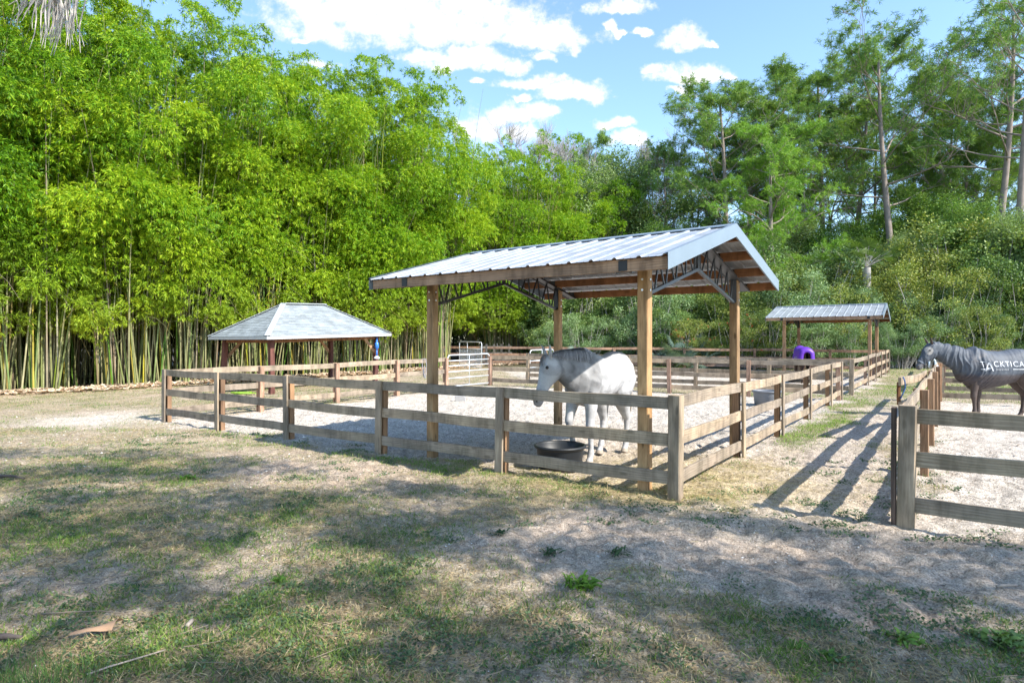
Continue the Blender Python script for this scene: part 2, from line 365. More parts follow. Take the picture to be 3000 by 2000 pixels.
def ground_colour(x, y, f):
    sand = np.array([.60,.495,.40]); dirt = np.array([.34,.255,.185]); soil = np.array([.20,.155,.12]); grass = np.array([.12,.145,.06]); dry = np.array([.33,.265,.165])
    white = np.array([.55,.495,.43]); hayc = np.array([.46,.36,.19]); lit = np.array([.50,.38,.27])
    n3 = vnoise(x, y, 6.0, 61, 3)[:, None]; n = f['n'][:, None]; n2 = f['n2'][:, None]; G = f['G'][:, None]
    c = dirt*(1-n) + sand*n
    c = c*(1-.25*n3) + .25*n3*white
    w2 = np.exp(-(((x+9.6)/1.9)**2 + ((y-14.2)/1.5)**2))[:, None]; c = c*(1-w2) + white*w2
    wl = (np.exp(-(((x-4.7)/1.0)**2 + ((y-4.8)/.6)**2)) + f['lane']*.6)[:, None].clip(0, 1); c = c*(1-.8*wl) + (white*.92)*.8*wl
    gc = grass*n2 + dry*(1-n2); c = c*(1-.85*G) + gc*.85*G
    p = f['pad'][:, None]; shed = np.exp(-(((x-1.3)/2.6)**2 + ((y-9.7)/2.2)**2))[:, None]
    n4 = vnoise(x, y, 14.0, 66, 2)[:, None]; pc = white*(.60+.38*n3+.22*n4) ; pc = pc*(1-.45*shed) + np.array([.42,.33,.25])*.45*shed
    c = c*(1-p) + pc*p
    h = f['hay'][:, None]; c = c*(1-.7*h) + hayc*.7*h
    l = f['litter'][:, None]; c = c*(1-.75*l) + lit*.75*l*(.7+.6*n3)
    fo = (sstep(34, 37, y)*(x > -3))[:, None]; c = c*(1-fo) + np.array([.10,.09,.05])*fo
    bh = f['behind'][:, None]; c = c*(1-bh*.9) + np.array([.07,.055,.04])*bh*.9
    return c
def relief(x, y, f):
    nearf = 1 - sstep(12, 26, y); bare = np.maximum(f['pad'], 1 - f['G'])
    lump = (vnoise(x, y, 5.5, 71, 3)-.5)*.062 + (vnoise(x, y, 15, 75, 2)-.5)*.026
    pit = sstep(.56, .74, vnoise(x, y, 7.5, 78, 2))*.036 + sstep(.55, .75, vnoise(x+3, y, 3.4, 79, 2))*.035
    return (lump*(.30 + .95*bare) - pit*np.maximum(f['pad'], .75*(1-f['G'])))*nearf + f['hay']*.012
def axis(lo, hi, a0, a1, fine, gr):
    xs = list(np.arange(a0, a1, fine)); s = fine; v = xs[-1]
    while v < hi: s *= gr; v += s; xs.append(v)
    s = fine; v = a0; left = []
    while v > lo: s *= gr; v -= s; left.append(v)
    return np.array(left[::-1] + xs)
gx = axis(-260, 260, -5.5, 6.5, .036, 1.022); ys = [2.2]; s_ = .03
while ys[-1] < 420: ys.append(ys[-1] + s_); s_ = max(.03, .0062*ys[-1]) if ys[-1] < 30 else s_*1.08
gy = np.array([-120, -60, -30, -12, -5, -1.5, 0, 1.2, 1.8] + ys)
X_, Y_ = np.meshgrid(gx, gy); x = X_.ravel(); y = Y_.ravel()
ff = fields(x, y); z = gz(x, y)
nearf = 1 - sstep(12, 26, y)
lump = (vnoise(x, y, 5.5, 71, 3)-.5)*.05 + (vnoise(x, y, 15, 75, 2)-.5)*.018
z = z + relief(x, y, ff)
nx, ny = len(gx), len(gy); ii = np.arange(nx*ny).reshape(ny, nx)
Fq = np.stack([ii[:-1,:-1].ravel(), ii[:-1,1:].ravel(), ii[1:,1:].ravel(), ii[1:,:-1].ravel()], 1)
def specks(t, c, pos):
    mm = MX(t); n_ = noise(t, pos, 38, 3, .7, .6); c = mixrgb(t, 1.0, c, ramp(t, n_, [(.36, (.62,.58,.54)), (.50, (1.0,1.0,1.0)), (.68, (1.22,1.2,1.18))]), 'MULTIPLY')
    v = N(t, 'ShaderNodeTexVoronoi', inp={'Scale': 26.0}); t.links.new(pos, v.inputs['Vector']); f = ramp(t, v.outputs['Distance'], [(.12, (1,1,1)), (.22, (0,0,0))]); k = noise(t, pos, 2.3, 3, .6)
    return mixrgb(t, mm('MULTIPLY', f, ramp(t, k, [(.45, (0,0,0)), (.62, (.8,.8,.8))])), c, (.11,.08,.06))
M_GROUND = vcol('ground_soil', scales=(13, 75), amt=(.30, .50), bmp=(1.0, .05), extra=specks)
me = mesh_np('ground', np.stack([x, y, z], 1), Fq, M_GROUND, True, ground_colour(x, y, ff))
g = link('ground', me); g['kind'] = 'structure'

# ------------------------------------------------------------------ leaf geometry
def leaves(c, d, L, Wd, droop=None):
    """rhombic leaves, one quad each"""
    n = len(c); r = rng.normal(size=(n, 3)); s = np.cross(d, r); s /= np.linalg.norm(s, axis=1, keepdims=True) + 1e-9
    L = np.asarray(L).reshape(-1, 1)*np.ones((n, 1)); Wd = np.asarray(Wd).reshape(-1, 1)*np.ones((n, 1))
    V = np.empty((n, 4, 3)); V[:, 0] = c; V[:, 1] = c + d*L*.42 + s*Wd/2; V[:, 2] = c + d*L; V[:, 3] = c + d*L*.42 - s*Wd/2
    if droop is not None: V[:, 2, 2] -= droop*L[:, 0]
    return V.reshape(-1, 3)
def quads(n): return np.arange(n*4, dtype=np.int32).reshape(-1, 4)
def unit(v): return v/(np.linalg.norm(v, axis=-1, keepdims=True) + 1e-9)

# ---- bamboo
M_BAMB = foliage('bamboo_leaf', (.022,.085,.004), (.125,.285,.008), (.35,.46,.018), trans=.30, zrange=(1.5, 8.0, (.33,.36,.035)))
M_CULM = island('bamboo_culm', [(0, (.25,.23,.12)), (.3, (.15,.18,.055)), (.5, (.34,.30,.18)), (.68, (.07,.17,.02)), (.8, (.38,.32,.035)), (.9, (.19,.14,.09)), (1, (.36,.34,.24))], .45, .3, 2.5)
M_BARK = simple('bark', (.20,.165,.14), .9, 0, .45, 5, .6)
def make_bamboo(seed, label):
    global rng
    rng = np.random.default_rng(seed); rnd = random.Random(seed)
    root = thing('bamboo_clump', label, 'bamboo', (0, 0, -60)); g = Geo(); g2 = Geo(); lobes = []
    for k in range(76):
        ph = rnd.uniform(0, 2*math.pi); r0 = 1.15*math.sqrt(rnd.random()); Hc = rnd.uniform(9.5, 16.5); lean = rnd.uniform(.3, 2.6)*(Hc/16)
        sk = rnd.uniform(-.5, .5); wob = rnd.uniform(-.7, .7); pts = []; rad = []
        for i in range(12):
            s = i/11; zz = Hc*(s - .10*s**5*lean); rr = r0*(1 + .35*s) + lean*s**2.1 + .25*wob*math.sin(3*s)
            a = ph + sk*s; pts.append(Vector((rr*math.cos(a) + (sk*1.6)*s, rr*math.sin(a) + wob*2*s, zz - .2))); rad.append(rnd.uniform(.9,1.1)*.025*(1-s)**.9 + .005)
        g.tube(pts, rad, 6, False)
        for q in range(2 if k % 4 == 0 else 1):
            s = rnd.uniform(.30, 1.0)**.85; i = s*10.99; i0 = int(i); p = pts[i0].lerp(pts[i0+1], i-i0)
            out = Vector((math.cos(ph), math.sin(ph), 0)); p = p + out*rnd.uniform(.0, .9) + Vector((rnd.uniform(-.4,.4), rnd.uniform(-.4,.4), rnd.uniform(-.3,.3)))
            lobes.append((p, rnd.uniform(.75, 1.45)*(1.05 if s < .8 else .75), out))
    for k in range(46):   # low skirts of leaves
        ph = rnd.uniform(0, 2*math.pi); rr = rnd.uniform(1.2, 2.4); out = Vector((math.cos(ph), math.sin(ph), 0))
        lobes.append((out*rr + Vector((0, 0, rnd.uniform(2.1, 6.0))), rnd.uniform(.35, .8), out))
    for k in range(20):   # tips
        ph = rnd.uniform(0, 2*math.pi); rr = rnd.uniform(.3, 2.7); lobes.append((Vector((rr*math.cos(ph), rr*math.sin(ph), rnd.uniform(13.3, 15.8) - rr*.5)), rnd.uniform(.35, .7), Vector((math.cos(ph), math.sin(ph), .5))))
    LV = []
    for (p, R, out) in lobes:
        n = int(115*R*R) + 12; v = rng.normal(size=(n, 3)); v += np.array(out)*.75 + np.array([0, 0, .55]); v = unit(v)
        pos = np.array(p) + v*np.array([R, R, R*.72])*rng.uniform(.55, 1.05, (n, 1)); o = unit(v + np.array([0, 0, -.35]))
        k = 10; pos = np.repeat(pos, k, 0); o = np.repeat(o, k, 0)
        d = unit(o*.75 + rng.normal(size=(n*k, 3))*.55 + np.array([0, 0, -.38])); L = rng.uniform(.10, .20, n*k)
        LV.append(leaves(pos + rng.normal(size=pos.shape)*.025, d, L, rng.uniform(.022, .038, n*k), .12))
    for k in range(34):   # thin arching side twigs
        ph = rnd.uniform(0, 6.28); z0 = rnd.uniform(2, 9); r0 = rnd.uniform(.8, 1.8); L = rnd.uniform(1, 2.4); a = Vector((r0*math.cos(ph), r0*math.sin(ph), z0)); o = Vector((math.cos(ph+.4), math.sin(ph+.4), 0))
        g2.tube([a + o*L*s + Vector((0, 0, L*(.5*s - .9*s*s))) for s in (0, .25, .5, .75, 1)], [.008, .007, .006, .005, .003], 4, False)
    LV = np.concatenate(LV)
    link('culms', g.mesh('culms', M_CULM, True), root, wm(root))['kind'] = 'stuff'
    link('twigs', g2.mesh('twigs', M_CULM, True), root, wm(root))['kind'] = 'stuff'
    link('foliage', mesh_np('foliage', LV, quads(len(LV)//4), M_BAMB), root, wm(root))['kind'] = 'stuff'
    return root
BAMB = [make_bamboo(100+i, 'tall green bamboo clump') for i in range(4)]
line = [(-23.5, 13.8), (-17.4, 20.4), (-12, 25.5), (-8, 29.6), (-3.5, 34.9)]
def along(poly, step, jit, off, seed):
    rnd = random.Random(seed); out = []
    for i in range(len(poly)-1):
        a = Vector(poly[i]); b = Vector(poly[i+1]); L = (b-a).length; n = max(1, int(L/step)); nn = Vector((-(b-a).y, (b-a).x)).normalized()
        for k in range(n):
            p = a.lerp(b, (k+.5)/n) + nn*off + Vector((rnd.uniform(-jit, jit), rnd.uniform(-jit, jit))); out.append(p)
    return out
spots = [(p, 0) for p in along(line, 2.15, .3, 1.1, 1)] + [(p, 1) for p in along(line, 2.6, .5, 3.6, 2)] + [(p, 1) for p in along(line[:4], 3.2, .6, 6.4, 3)]
spots += [(Vector(q), 2) for q in [(-.8, 43.5), (1.3, 44.5), (3.2, 46), (-2.6, 47.5), (1.0, 48.5), (5.4, 48.5), (7.6, 50.5), (4.5, 51.5), (-8.0, 41), (-6.5, 44)]]
used = [False]*4
rb = random.Random(5)
front_n = 0; ORD = ['first','second','third','fourth','fifth','sixth','seventh','eighth','ninth','tenth','eleventh','twelfth','thirteenth','fourteenth','fifteenth','sixteenth','seventeenth','eighteenth']
for i, (p, row) in enumerate(spots):
    px = 1500 + F*p.x/p.y
    if row == 2:
        lab = 'bamboo clump with splayed yellow-green canes right of the silver gate' if p.x > -2 and p.y < 46.1 else 'bamboo clump far back behind the silver tube gate'
    elif row == 1: lab = 'tall bamboo clump deep in the second row of the grove'
    else:
        look = 'with dense pale canes' if px < 200 else ('with yellow-tipped low leaves' if px < 560 else ('behind the hip-roofed pavilion' if px < 1160 else 'between the pavilion and the metal-roofed shed post'))
        if px < 0: lab = 'bamboo clump just outside the left edge of the photo'
        else: front_n += 1; lab = ORD[front_n-1] + ' front-row bamboo clump from the left, ' + look
    s = rb.uniform(1.0, 1.12) if row < 2 else rb.uniform(.98, 1.14)
    if px > 1000: s *= .97
    mw = Matrix.Translation((p.x, p.y, gzf(p.x, p.y) - .02)) @ Matrix.Rotation(rb.uniform(0, 6.28), 4, 'Z') @ Matrix.Diagonal((s, s, s*rb.uniform(.96, 1.03), 1))
    v = i % 4
    if not used[v]: BAMB[v].matrix_basis = mw; BAMB[v]['label'] = lab; BAMB[v]['group'] = 'bamboo clumps forming the grove'; used[v] = True
    else: copy_tree(BAMB[v], lab, mw, 'bamboo clumps forming the grove')

# ---- pines and other trees
def tree_skeleton(rnd, Ht, r0, first, nl, llen, up, wander=.25, fork=False, subs=5, lean=(0, 0), zr=(-.2, .9)):
    g = Geo(); tips = []
    def limb(p, d, L, r, lev):
        pts = [p.copy()]; rad = [r]; n = 6
        for i in range(n):
            d = (d + Vector((rnd.uniform(-1,1), rnd.uniform(-1,1), rnd.uniform(-.7,1)))*.22*(1+.5*(lev > 0))).normalized(); p = p + d*L/n; pts.append(p.copy()); rad.append(max(.012, r*(1-.85*(i+1)/n)))
        g.tube(pts, rad, 5 if lev else 7, False)
        if lev < 2:
            for k in range(subs if lev == 0 else 3):
                s = rnd.uniform(.3, 1.0); i = min(n-1, int(s*n)); q = pts[i].lerp(pts[i+1], s*n - i)
                dd = (d + Vector((rnd.uniform(-1,1), rnd.uniform(-1,1), rnd.uniform(*zr)))*1.05).normalized()
                limb(q, dd, L*rnd.uniform(.3, .5), rad[i]*.6, lev+1)
        else:
            tips.append((pts[-1], d, lev)); tips.append((pts[3], d, lev))
        if lev == 1: tips.append((pts[-1], d, lev))
    pts = []; rad = []; p = Vector((0, 0, -.3)); a1, a2 = rnd.uniform(0, 6.28), rnd.uniform(0, 6.28)
    for i in range(15):
        s = i/14; pts.append(Vector((wander*math.sin(a1 + 2.6*s)*Ht*.06 + lean[0]*s, wander*math.cos(a2 + 2.1*s)*Ht*.06 + lean[1]*s, Ht*s*.97 - .3))); rad.append(r0*(1-.8*s) + .02)
    g.tube(pts, rad, 10, False)
    for k in range(nl):
        s = first + (1-first)*(k + rnd.random())/nl; i = min(13, int(s*14)); q = pts[i].lerp(pts[i+1], s*14 - i)
        a = k*2.4 + rnd.uniform(-.5, .5); t = (s-first)/(1-first); L = llen*(1.0 - .50*t**2.2)*rnd.uniform(.6, 1.2)
        limb(q, Vector((math.cos(a), math.sin(a), up + .8*t*rnd.uniform(.4, 1))).normalized(), L, max(.03, rad[i]*rnd.uniform(.3, .5)), 0)
    return g, tips
M_NEED = foliage('pine_needles', (.05,.115,.04), (.125,.245,.055), (.27,.38,.08), trans=.34, rough=.5)
M_NEEDY = foliage('young_pine_needles', (.09,.20,.035), (.15,.31,.04), (.25,.38,.06), trans=.38, rough=.5)
M_PBARK = simple('pine_bark', (.23,.19,.165), .95, 0, .5, 3, .8)
M_GBARK = simple('grey_bark', (.34,.32,.30), .95, 0, .35, 3, .5)
def make_pine(seed, nm='pine_tree', nl=25, first=.46, llen=5.6, Ht=22, need=M_NEED, dens=54, keep=.92, r0=.24, up=.25, subs=5, wander=.5):
    global rng
    rng = np.random.default_rng(seed); rnd = random.Random(seed); root = thing(nm, 'pine', 'tree', (0, 0, -60))
    g, tips = tree_skeleton(rnd, Ht, r0, first, nl, llen, up, wander, subs=subs, zr=(-.25, .45))
    tips = [t for t in tips if rnd.random() < keep]
    c = np.array([t[0] for t in tips]); q = max(2, dens//13); c = np.repeat(c, q, 0) + rng.normal(size=(len(tips)*q, 3))*np.array([.22, .22, .12]); k = 16
    o_ = unit(rng.normal(size=c.shape)*.6 + np.array([0, 0, .5])); c = np.repeat(c, k, 0); d = unit(np.repeat(o_, k, 0)*.55 + rng.normal(size=c.shape)*.75)
    V = leaves(c, d, rng.uniform(.22, .38, len(c)), rng.uniform(.022, .040, len(c)), .1)
    link('trunk', g.mesh('trunk', M_PBARK, True), root, wm(root)); link('crown', mesh_np('crown', V, quads(len(c)), need), root, wm(root))
    return root
PINES = [make_pine(201), make_pine(202, nl=16, first=.50, llen=6.6, wander=.55), make_pine(203, nl=24, first=.40, llen=5.4, wander=.7),
         make_pine(204, nl=17, first=.55, llen=5.8, keep=.6, r0=.26, dens=30), make_pine(205, nl=30, first=.22, llen=4.4, Ht=16, need=M_NEEDY, dens=40, up=.1)]
M_BROAD = foliage('broad_leaf', (.045,.11,.025), (.125,.25,.045), (.26,.37,.085), trans=.3)
M_BROADL = foliage('pale_leaf', (.13,.20,.075), (.20,.30,.11), (.29,.37,.16), trans=.35)
def make_broad(seed, mat, Ht=13):
    global rng
    rng = np.random.default_rng(seed); rnd = random.Random(seed); root = thing('broadleaf_tree', 'tree', 'tree', (0, 0, -60))
    g, tips = tree_skeleton(rnd, Ht, .2, .28, 22, 4.0, .5, .4, subs=6)
    c = np.array([t[0] for t in tips]); k = 60; c = np.repeat(c, k, 0) + rng.normal(size=(len(tips)*k, 3))*.42
    V = leaves(c, unit(rng.normal(size=c.shape) + np.array([0, 0, -.3])), rng.uniform(.10, .18, len(c)), rng.uniform(.06, .09, len(c)))
    link('trunk', g.mesh('trunk', M_GBARK, True), root, wm(root)); link('crown', mesh_np('crown', V, quads(len(c)), mat), root, wm(root))
    return root
BROAD = [make_broad(301, M_BROADL), make_broad(302, M_BROAD)]
def make_bare(seed):
    global rng
    rng = np.random.default_rng(seed); rnd = random.Random(seed); root = thing('bare_tree', 'tree', 'tree', (0, 0, -60))
    g, tips = tree_skeleton(rnd, 17, .2, .4, 16, 5.5, .75, .3, subs=7)
    for (p, d, l) in list(tips):
        for k in range(4):
            dd = (d + Vector((rnd.uniform(-1,1), rnd.uniform(-1,1), rnd.uniform(0,1.2)))*.7).normalized(); g.tube([p, p + dd*.5, p + dd*.95 + Vector((0,0,.15))], [.016, .012, .007], 3, False)
    link('trunk', g.mesh('trunk', M_GBARK, True), root, wm(root))
    return root
BARE = make_bare(401)
first_use = {}
def place(proto, lab, p, s, group, rot, sz=1.0, name=None):
    mw = Matrix.Translation((p[0], p[1], gzf(p[0], p[1]) - .05)) @ Matrix.Rotation(rot, 4, 'Z') @ Matrix.Diagonal((s, s, s*sz, 1))
    if proto.name not in first_use:
        first_use[proto.name] = 1; proto.matrix_basis = mw; proto['label'] = lab
        if group: proto['group'] = group
        return proto
    return copy_tree(proto, lab, mw, group)
k_ = 3000/2352
def pine_at(v, ovx, d, top, lab, rot=None, rs=1.0, group='pines rising behind the paddocks'):
    hh = ((784 - top)*k_/F*d + H - float(rise(d)))*.965; base = [22, 22, 22, 22, 16][v]*1.0
    s = hh/base; xx = (ovx*k_ - 1500)/F*d
    place(PINES[v], lab, (xx, d), s*rs, group, rot if rot is not None else rb.uniform(0, 6.28), 1/rs)
P_ = [(1, 2050, 45, 62, 'tall spreading pine with forked grey limbs against the sky', 1.0, 1.15), (3, 2288, 42, -25, 'tallest pine with straight trunk and sparse bare branches', 2.0, 1.0),
      (3, 2350, 39, -40, 'sparse pine cut off by the right edge of the photo', 0.6, 1.0), (2, 1890, 50, 118, 'broad dense pine just left of the forked pine', .3, 1.1), (0, 1800, 49, 172, 'dense pine standing left of the broad pine', 2.4, 1.2),
      (0, 1640, 47, 190, 'pine with leaning lumpy crown above the shed ridge', 1.1, 1.25), (2, 1700, 52, 225, 'bluish pine behind the lumpy-crowned pine', 4.1, 1.1),
      (4, 1780, 41, 285, 'young bright green pine with full low crown', 1.5, 1.0), (1, 1530, 50, 330, 'thin dark pine at the left end of the pines', 3.3, .75),
      (2, 2130, 50, 150, 'pine filling the gap between the two tallest pines', 5.2, .95), (0, 2190, 54, 170, 'slender pine half hidden beside the tallest pine', 2.2, .8),
      (1, 1960, 54, 150, 'dark pine behind the forked pine', 4.4, 1.15), (2, 2240, 50, 210, 'low pine right behind the tallest trunk', .9, .8), (0, 2010, 58, 240, 'distant pine between the trunks', 1.9, .8),
      (2, 1370, 58, 312, 'round-topped pine behind the bamboo', 2.6, .8), (3, 1850, 46, 330, 'lean pine trunk behind the young pine', 3.9, .7), (0, 1740, 57, 300, 'shaded pine behind the shed ridge', 5.0, .85),
      (1, 2420, 47, 60, 'pine beyond the right edge', .2, 1.0), (0, 2520, 44, 0, 'pine far beyond the right edge', 1.2, 1.0), (2, 2100, 60, 280, 'small distant pine low between trunks', 3.1, .8), (3, 1600, 56, 380, 'slim pine low behind the roof ridge', 1.0, .8),
      (0, 1580, 60, 390, 'distant pine low behind the thin dark pine', 1.0, .9), (2, 2320, 56, 250, 'distant pine low near the right edge', 1.7, .8), (1, 1910, 62, 340, 'faint pine low in the sky gap', 2.7, .8)]
for (v, ox, d, tp, lab, rot, rs) in P_: pine_at(v, ox, d, tp, lab, rot, rs)
for (v, ox, d, tp, lab, w) in [(0, 1440, 52, 345, 'pale leafy tree behind the far end of the bamboo', 1.2), (0, 1350, 50, 400, 'lower pale tree peeking over the bamboo', 1.0), (1, 1500, 46, 520, 'green tree in front of the thin pine', 1.1), (1, 1600, 44, 560, 'green tree above the shed roof', 1.1),
      (1, 1700, 43, 540, 'green tree left of the young pine', 1.1), (0, 2330, 38, 490, 'pale leafy tree at the right edge', 1.1), (1, 2230, 41, 470, 'green leafy tree under the tallest pine', 1.1), (1, 1930, 43, 560, 'green tree low in the sky gap', 1.0), (1, 1860, 47, 500, 'green tree behind the sky gap', 1.2), (0, 1800, 46, 520, 'pale tree behind the young pine', 1.2), (1, 2010, 48, 480, 'green tree under the forked pine', 1.2), (1, 2150, 47, 440, 'green tree behind the cabbage palm', 1.2), (0, 2080, 42, 540, 'pale tree right of the sky gap', 1.0),
      (1, 1420, 56, 420, 'green tree behind the pale tree', 1.1), (1, 2450, 36, 480, 'green tree beyond the right edge', 1.2), (1, 1180, 62, 430, 'dark tree far behind the bamboo', 1.3), (1, 1080, 60, 500, 'dark tree hidden behind the bamboo', 1.3), (1, 1130, 56, 640, 'dark tree behind the wire mesh gate', 1.2), (1, 1060, 52, 660, 'dark low tree behind the wire mesh gate', 1.2)]:
    hh = ((784 - tp)*k_/F*d + H)*.87; place(BROAD[v], lab, ((ox*k_ - 1500)/F*d, d), hh/13*w, 'leafy trees behind the paddocks', rb.uniform(0, 6.28), 1/w)
for (ox, d, tp, lab, w) in [(1230, 58, 268, 'leafless grey tree with fine twigs above the bamboo', 1.0), (1318, 60, 305, 'smaller leafless tree right of the fine-twigged one', .85), (1500, 52, 290, 'dead reddish-twigged treetop beside the thin dark pine', .6)]:
    hh = ((784 - tp)*k_/F*d + H)*.86; place(BARE, lab, ((ox*k_ - 1500)/F*d, d), hh/17.5*w, 'leafless trees', rb.uniform(0, 6.28), 1/w)

# ---- shrubs and palmettos of the woodland edge
M_SH = [foliage('shrub_leaf', (.04,.085,.025), (.125,.22,.055), (.29,.37,.11), trans=.22), foliage('olive_shrub_leaf', (.05,.09,.025), (.15,.22,.05), (.34,.36,.085), trans=.22), foliage('grey_shrub_leaf', (.055,.10,.045), (.15,.25,.095), (.31,.42,.20), trans=.22)]
M_BERRY = simple('red_berry', (.55,.06,.03), .5)
def make_shrub(seed, mat, berries=0):
    global rng
    rng = np.random.default_rng(seed); rnd = random.Random(seed); root = thing('shrub', 'shrub', 'shrub', (0, 0, -60)); g = Geo(); cs = []
    for k in range(46):
        a = rnd.uniform(0, 6.28); r = 1.5*math.sqrt(rnd.random()); b = Vector((r*.5*math.cos(a), r*.5*math.sin(a), -.1)); hh = rnd.uniform(1.5, 4.6)
        t = Vector((r*1.25*math.cos(a), r*1.25*math.sin(a), hh)); mid = b.lerp(t, .5) + Vector((rnd.uniform(-.3,.3), rnd.uniform(-.3,.3), .3)); g.tube([b, mid, t], [.03, .02, .006], 4, False)
        cs.append((t, rnd.uniform(.30, .62)));
        if k % 2: cs.append((mid + Vector((rnd.uniform(-.7,.7), rnd.uniform(-.7,.7), rnd.uniform(-.6,.6))), rnd.uniform(.3, .6)))
    LV = []
    for (p, R) in cs:
        n = int(900*R*R) + 60; v = unit(rng.normal(size=(n, 3)) + np.array([0, 0, .25])); pos = np.array(p) + v*np.array([R, R, R*.8])*rng.uniform(.35, 1.1, (n, 1))
        LV.append(leaves(pos, unit(v*.6 + rng.normal(size=(n, 3))*.8), rng.uniform(.07, .12, n), rng.uniform(.038, .062, n)))
    LV = np.concatenate(LV); link('stems', g.mesh('stems', M_GBARK, True), root, wm(root)); link('foliage', mesh_np('foliage', LV, quads(len(LV)//4), mat), root, wm(root))
    if berries:
        b = []
        for k in range(berries):
            p, R = cs[rnd.randrange(len(cs))]; v = unit(rng.normal(size=(1, 3)) + np.array([[0, 0, .3]]))[0]; c0 = np.array(p) + v*R*1.02
            b.append(c0 + rng.normal(size=(9, 3))*.05)
        b = np.concatenate(b); V = leaves(b, unit(rng.normal(size=b.shape)), np.full(len(b), .07), np.full(len(b), .06)); link('berries', mesh_np('berries', V, quads(len(b)), M_BERRY), root, wm(root))['kind'] = 'stuff'
    return root
SHR = [make_shrub(501, M_SH[0]), make_shrub(502, M_SH[1]), make_shrub(503, M_SH[2]), make_shrub(504, M_SH[1], 46)]
M_PALM = foliage('palmetto_leaf', (.055,.095,.075), (.09,.14,.11), (.15,.21,.17), trans=.2)
M_PALMG = foliage('green_palm_leaf', (.06,.11,.03), (.10,.17,.045), (.17,.24,.07), trans=.25)
def make_palmetto(seed, mat, nfr=15, hgt=1.0, trunk=0.0):
    global rng
    rng = np.random.default_rng(seed); rnd = random.Random(seed); root = thing('palmetto', 'palmetto', 'palm', (0, 0, -60)); g = Geo(); LV = []
    top = Vector((0, 0, trunk))
    if trunk: g.tube([Vector((0,0,-.2)), Vector((.1,0,trunk*.5)), top], [.2, .17, .18], 9, False)
    for k in range(nfr):
        a = k*2.4 + rnd.uniform(-.3,.3); el = rnd.uniform(.15, 1.25); d = Vector((math.cos(a)*math.cos(el), math.sin(a)*math.cos(el), math.sin(el))); L = hgt*rnd.uniform(.6, 1.1)
        e = top + d*L - Vector((0,0,.12*L)); g.tube([top, top.lerp(e, .5) + Vector((0,0,.05)), e], [.015, .012, .009], 4, False)
        s = d.cross(Vector((0,0,1))).normalized(); nrm = s.cross(d)
        n = 22; ang = np.linspace(-1.9, 1.9, n); dirs = np.array([np.array(d)*math.cos(q) + np.array(s)*math.sin(q) + np.array(nrm)*(-.15) for q in ang]); dirs = unit(dirs)
        V = np.empty((n, 4, 3)); c = np.array(e); Lf = hgt*rnd.uniform(.45, .6)*(1 - .25*np.abs(ang)/1.9)
        nn = np.array(nrm)
        sv = unit(np.cross(dirs, nn))
        V[:, 0] = c; V[:, 1] = c + dirs*Lf[:, None]*.5 + sv*.018*hgt; V[:, 2] = c + dirs*Lf[:, None] + np.array([0, 0, -.10*hgt]); V[:, 3] = c + dirs*Lf[:, None]*.5 - sv*.018*hgt
        LV.append(V.reshape(-1, 3))
    LV = np.concatenate(LV); link('stalks' if not trunk else 'trunk', g.mesh('stalks', M_GBARK if trunk else M_PALMG, True), root, wm(root)); link('fronds', mesh_np('fronds', LV, quads(len(LV)//4), mat), root, wm(root))
    return root
PALM = [make_palmetto(601, M_PALM), make_palmetto(602, M_PALM, 18, 1.15), make_palmetto(603, M_PALMG, 22, 1.3, 4.6)]
PALM[2].name = 'cabbage_palm'
rs_ = random.Random(9); seen_l = {}
zones = [(1340, 'shrub behind the bamboo, left of the shed'), (1560, 'dark green shrub seen left under the shed roof'), (1740, 'red-berried tangle of shrubs seen under the shed roof'), (1930, 'shrub between the shed roof and the far shelter'), (2060, 'shrub behind the small far shelter'), (2200, 'olive shrub with yellow leaves right of the far shelter'), (2700, 'grey-green shrub above the blanketed horse')]
for row, (d0, st, hgt) in enumerate([(35.0, 62, 3.2), (37.0, 60, 5.3), (39.5, 66, 7.2), (43, 80, 8.0)]):
    ox = 1270 if row < 3 else 1180
    while ox < 2560:
        o2 = ox + rs_.uniform(-14, 14); d = d0 + rs_.uniform(-.7, .7) + (2.5 if o2 < 1500 else 0) + (1.8 if o2 < 1700 else 0)
        hx = hgt*rs_.uniform(.8, 1.12)*(1.12 if o2 > 2150 else (.86 if 1850 < o2 < 2120 else 1.0))
        lab = next(l for (lim, l) in zones if o2 < lim); v = rs_.choice([3, 3, 1, 0]) if 1560 < o2 < 1760 and row < 3 else (rs_.choice([0, 0, 2]) if o2 < 1560 else rs_.choice([0, 1, 1, 2, 2]))
        if v != 3: lab = lab.replace('red-berried tangle of shrubs', 'plain green shrub')
        elif row: lab = 'red-berried shrub in the back row under the shed roof'
        lab = (['low ', 'middling ', 'tall ', 'rearmost '][row]) + lab.replace('above the', 'behind the')
        seen_l[lab] = seen_l.get(lab, 0) + 1
        if seen_l[lab] > 1: lab = ORD[min(17, seen_l[lab]-1)] + ' ' + lab + ', from the left'
        place(SHR[v], lab, ((o2*k_-1500)/F*d, d), hx/4.6*1.12, 'shrubs along the woodland edge', rs_.uniform(0, 6.28), .9)
        ox += st*rs_.uniform(.85, 1.15)
for i, p in enumerate(along([(-34, 14), (-27, 24), (-20, 31), (-13, 37.5), (-8, 43)], 3.0, .8, 1.0, 8) + along([(-36, 20), (-29, 29), (-21, 36), (-14, 43), (-9, 50), (2, 58)], 3.4, .8, 1.5, 9)):
    place(SHR[0], 'dark shrub in the shade deep behind the bamboo', p, rs_.uniform(1.5, 1.9), 'shrubs hidden behind the bamboo', rs_.uniform(0, 6.28), .9)
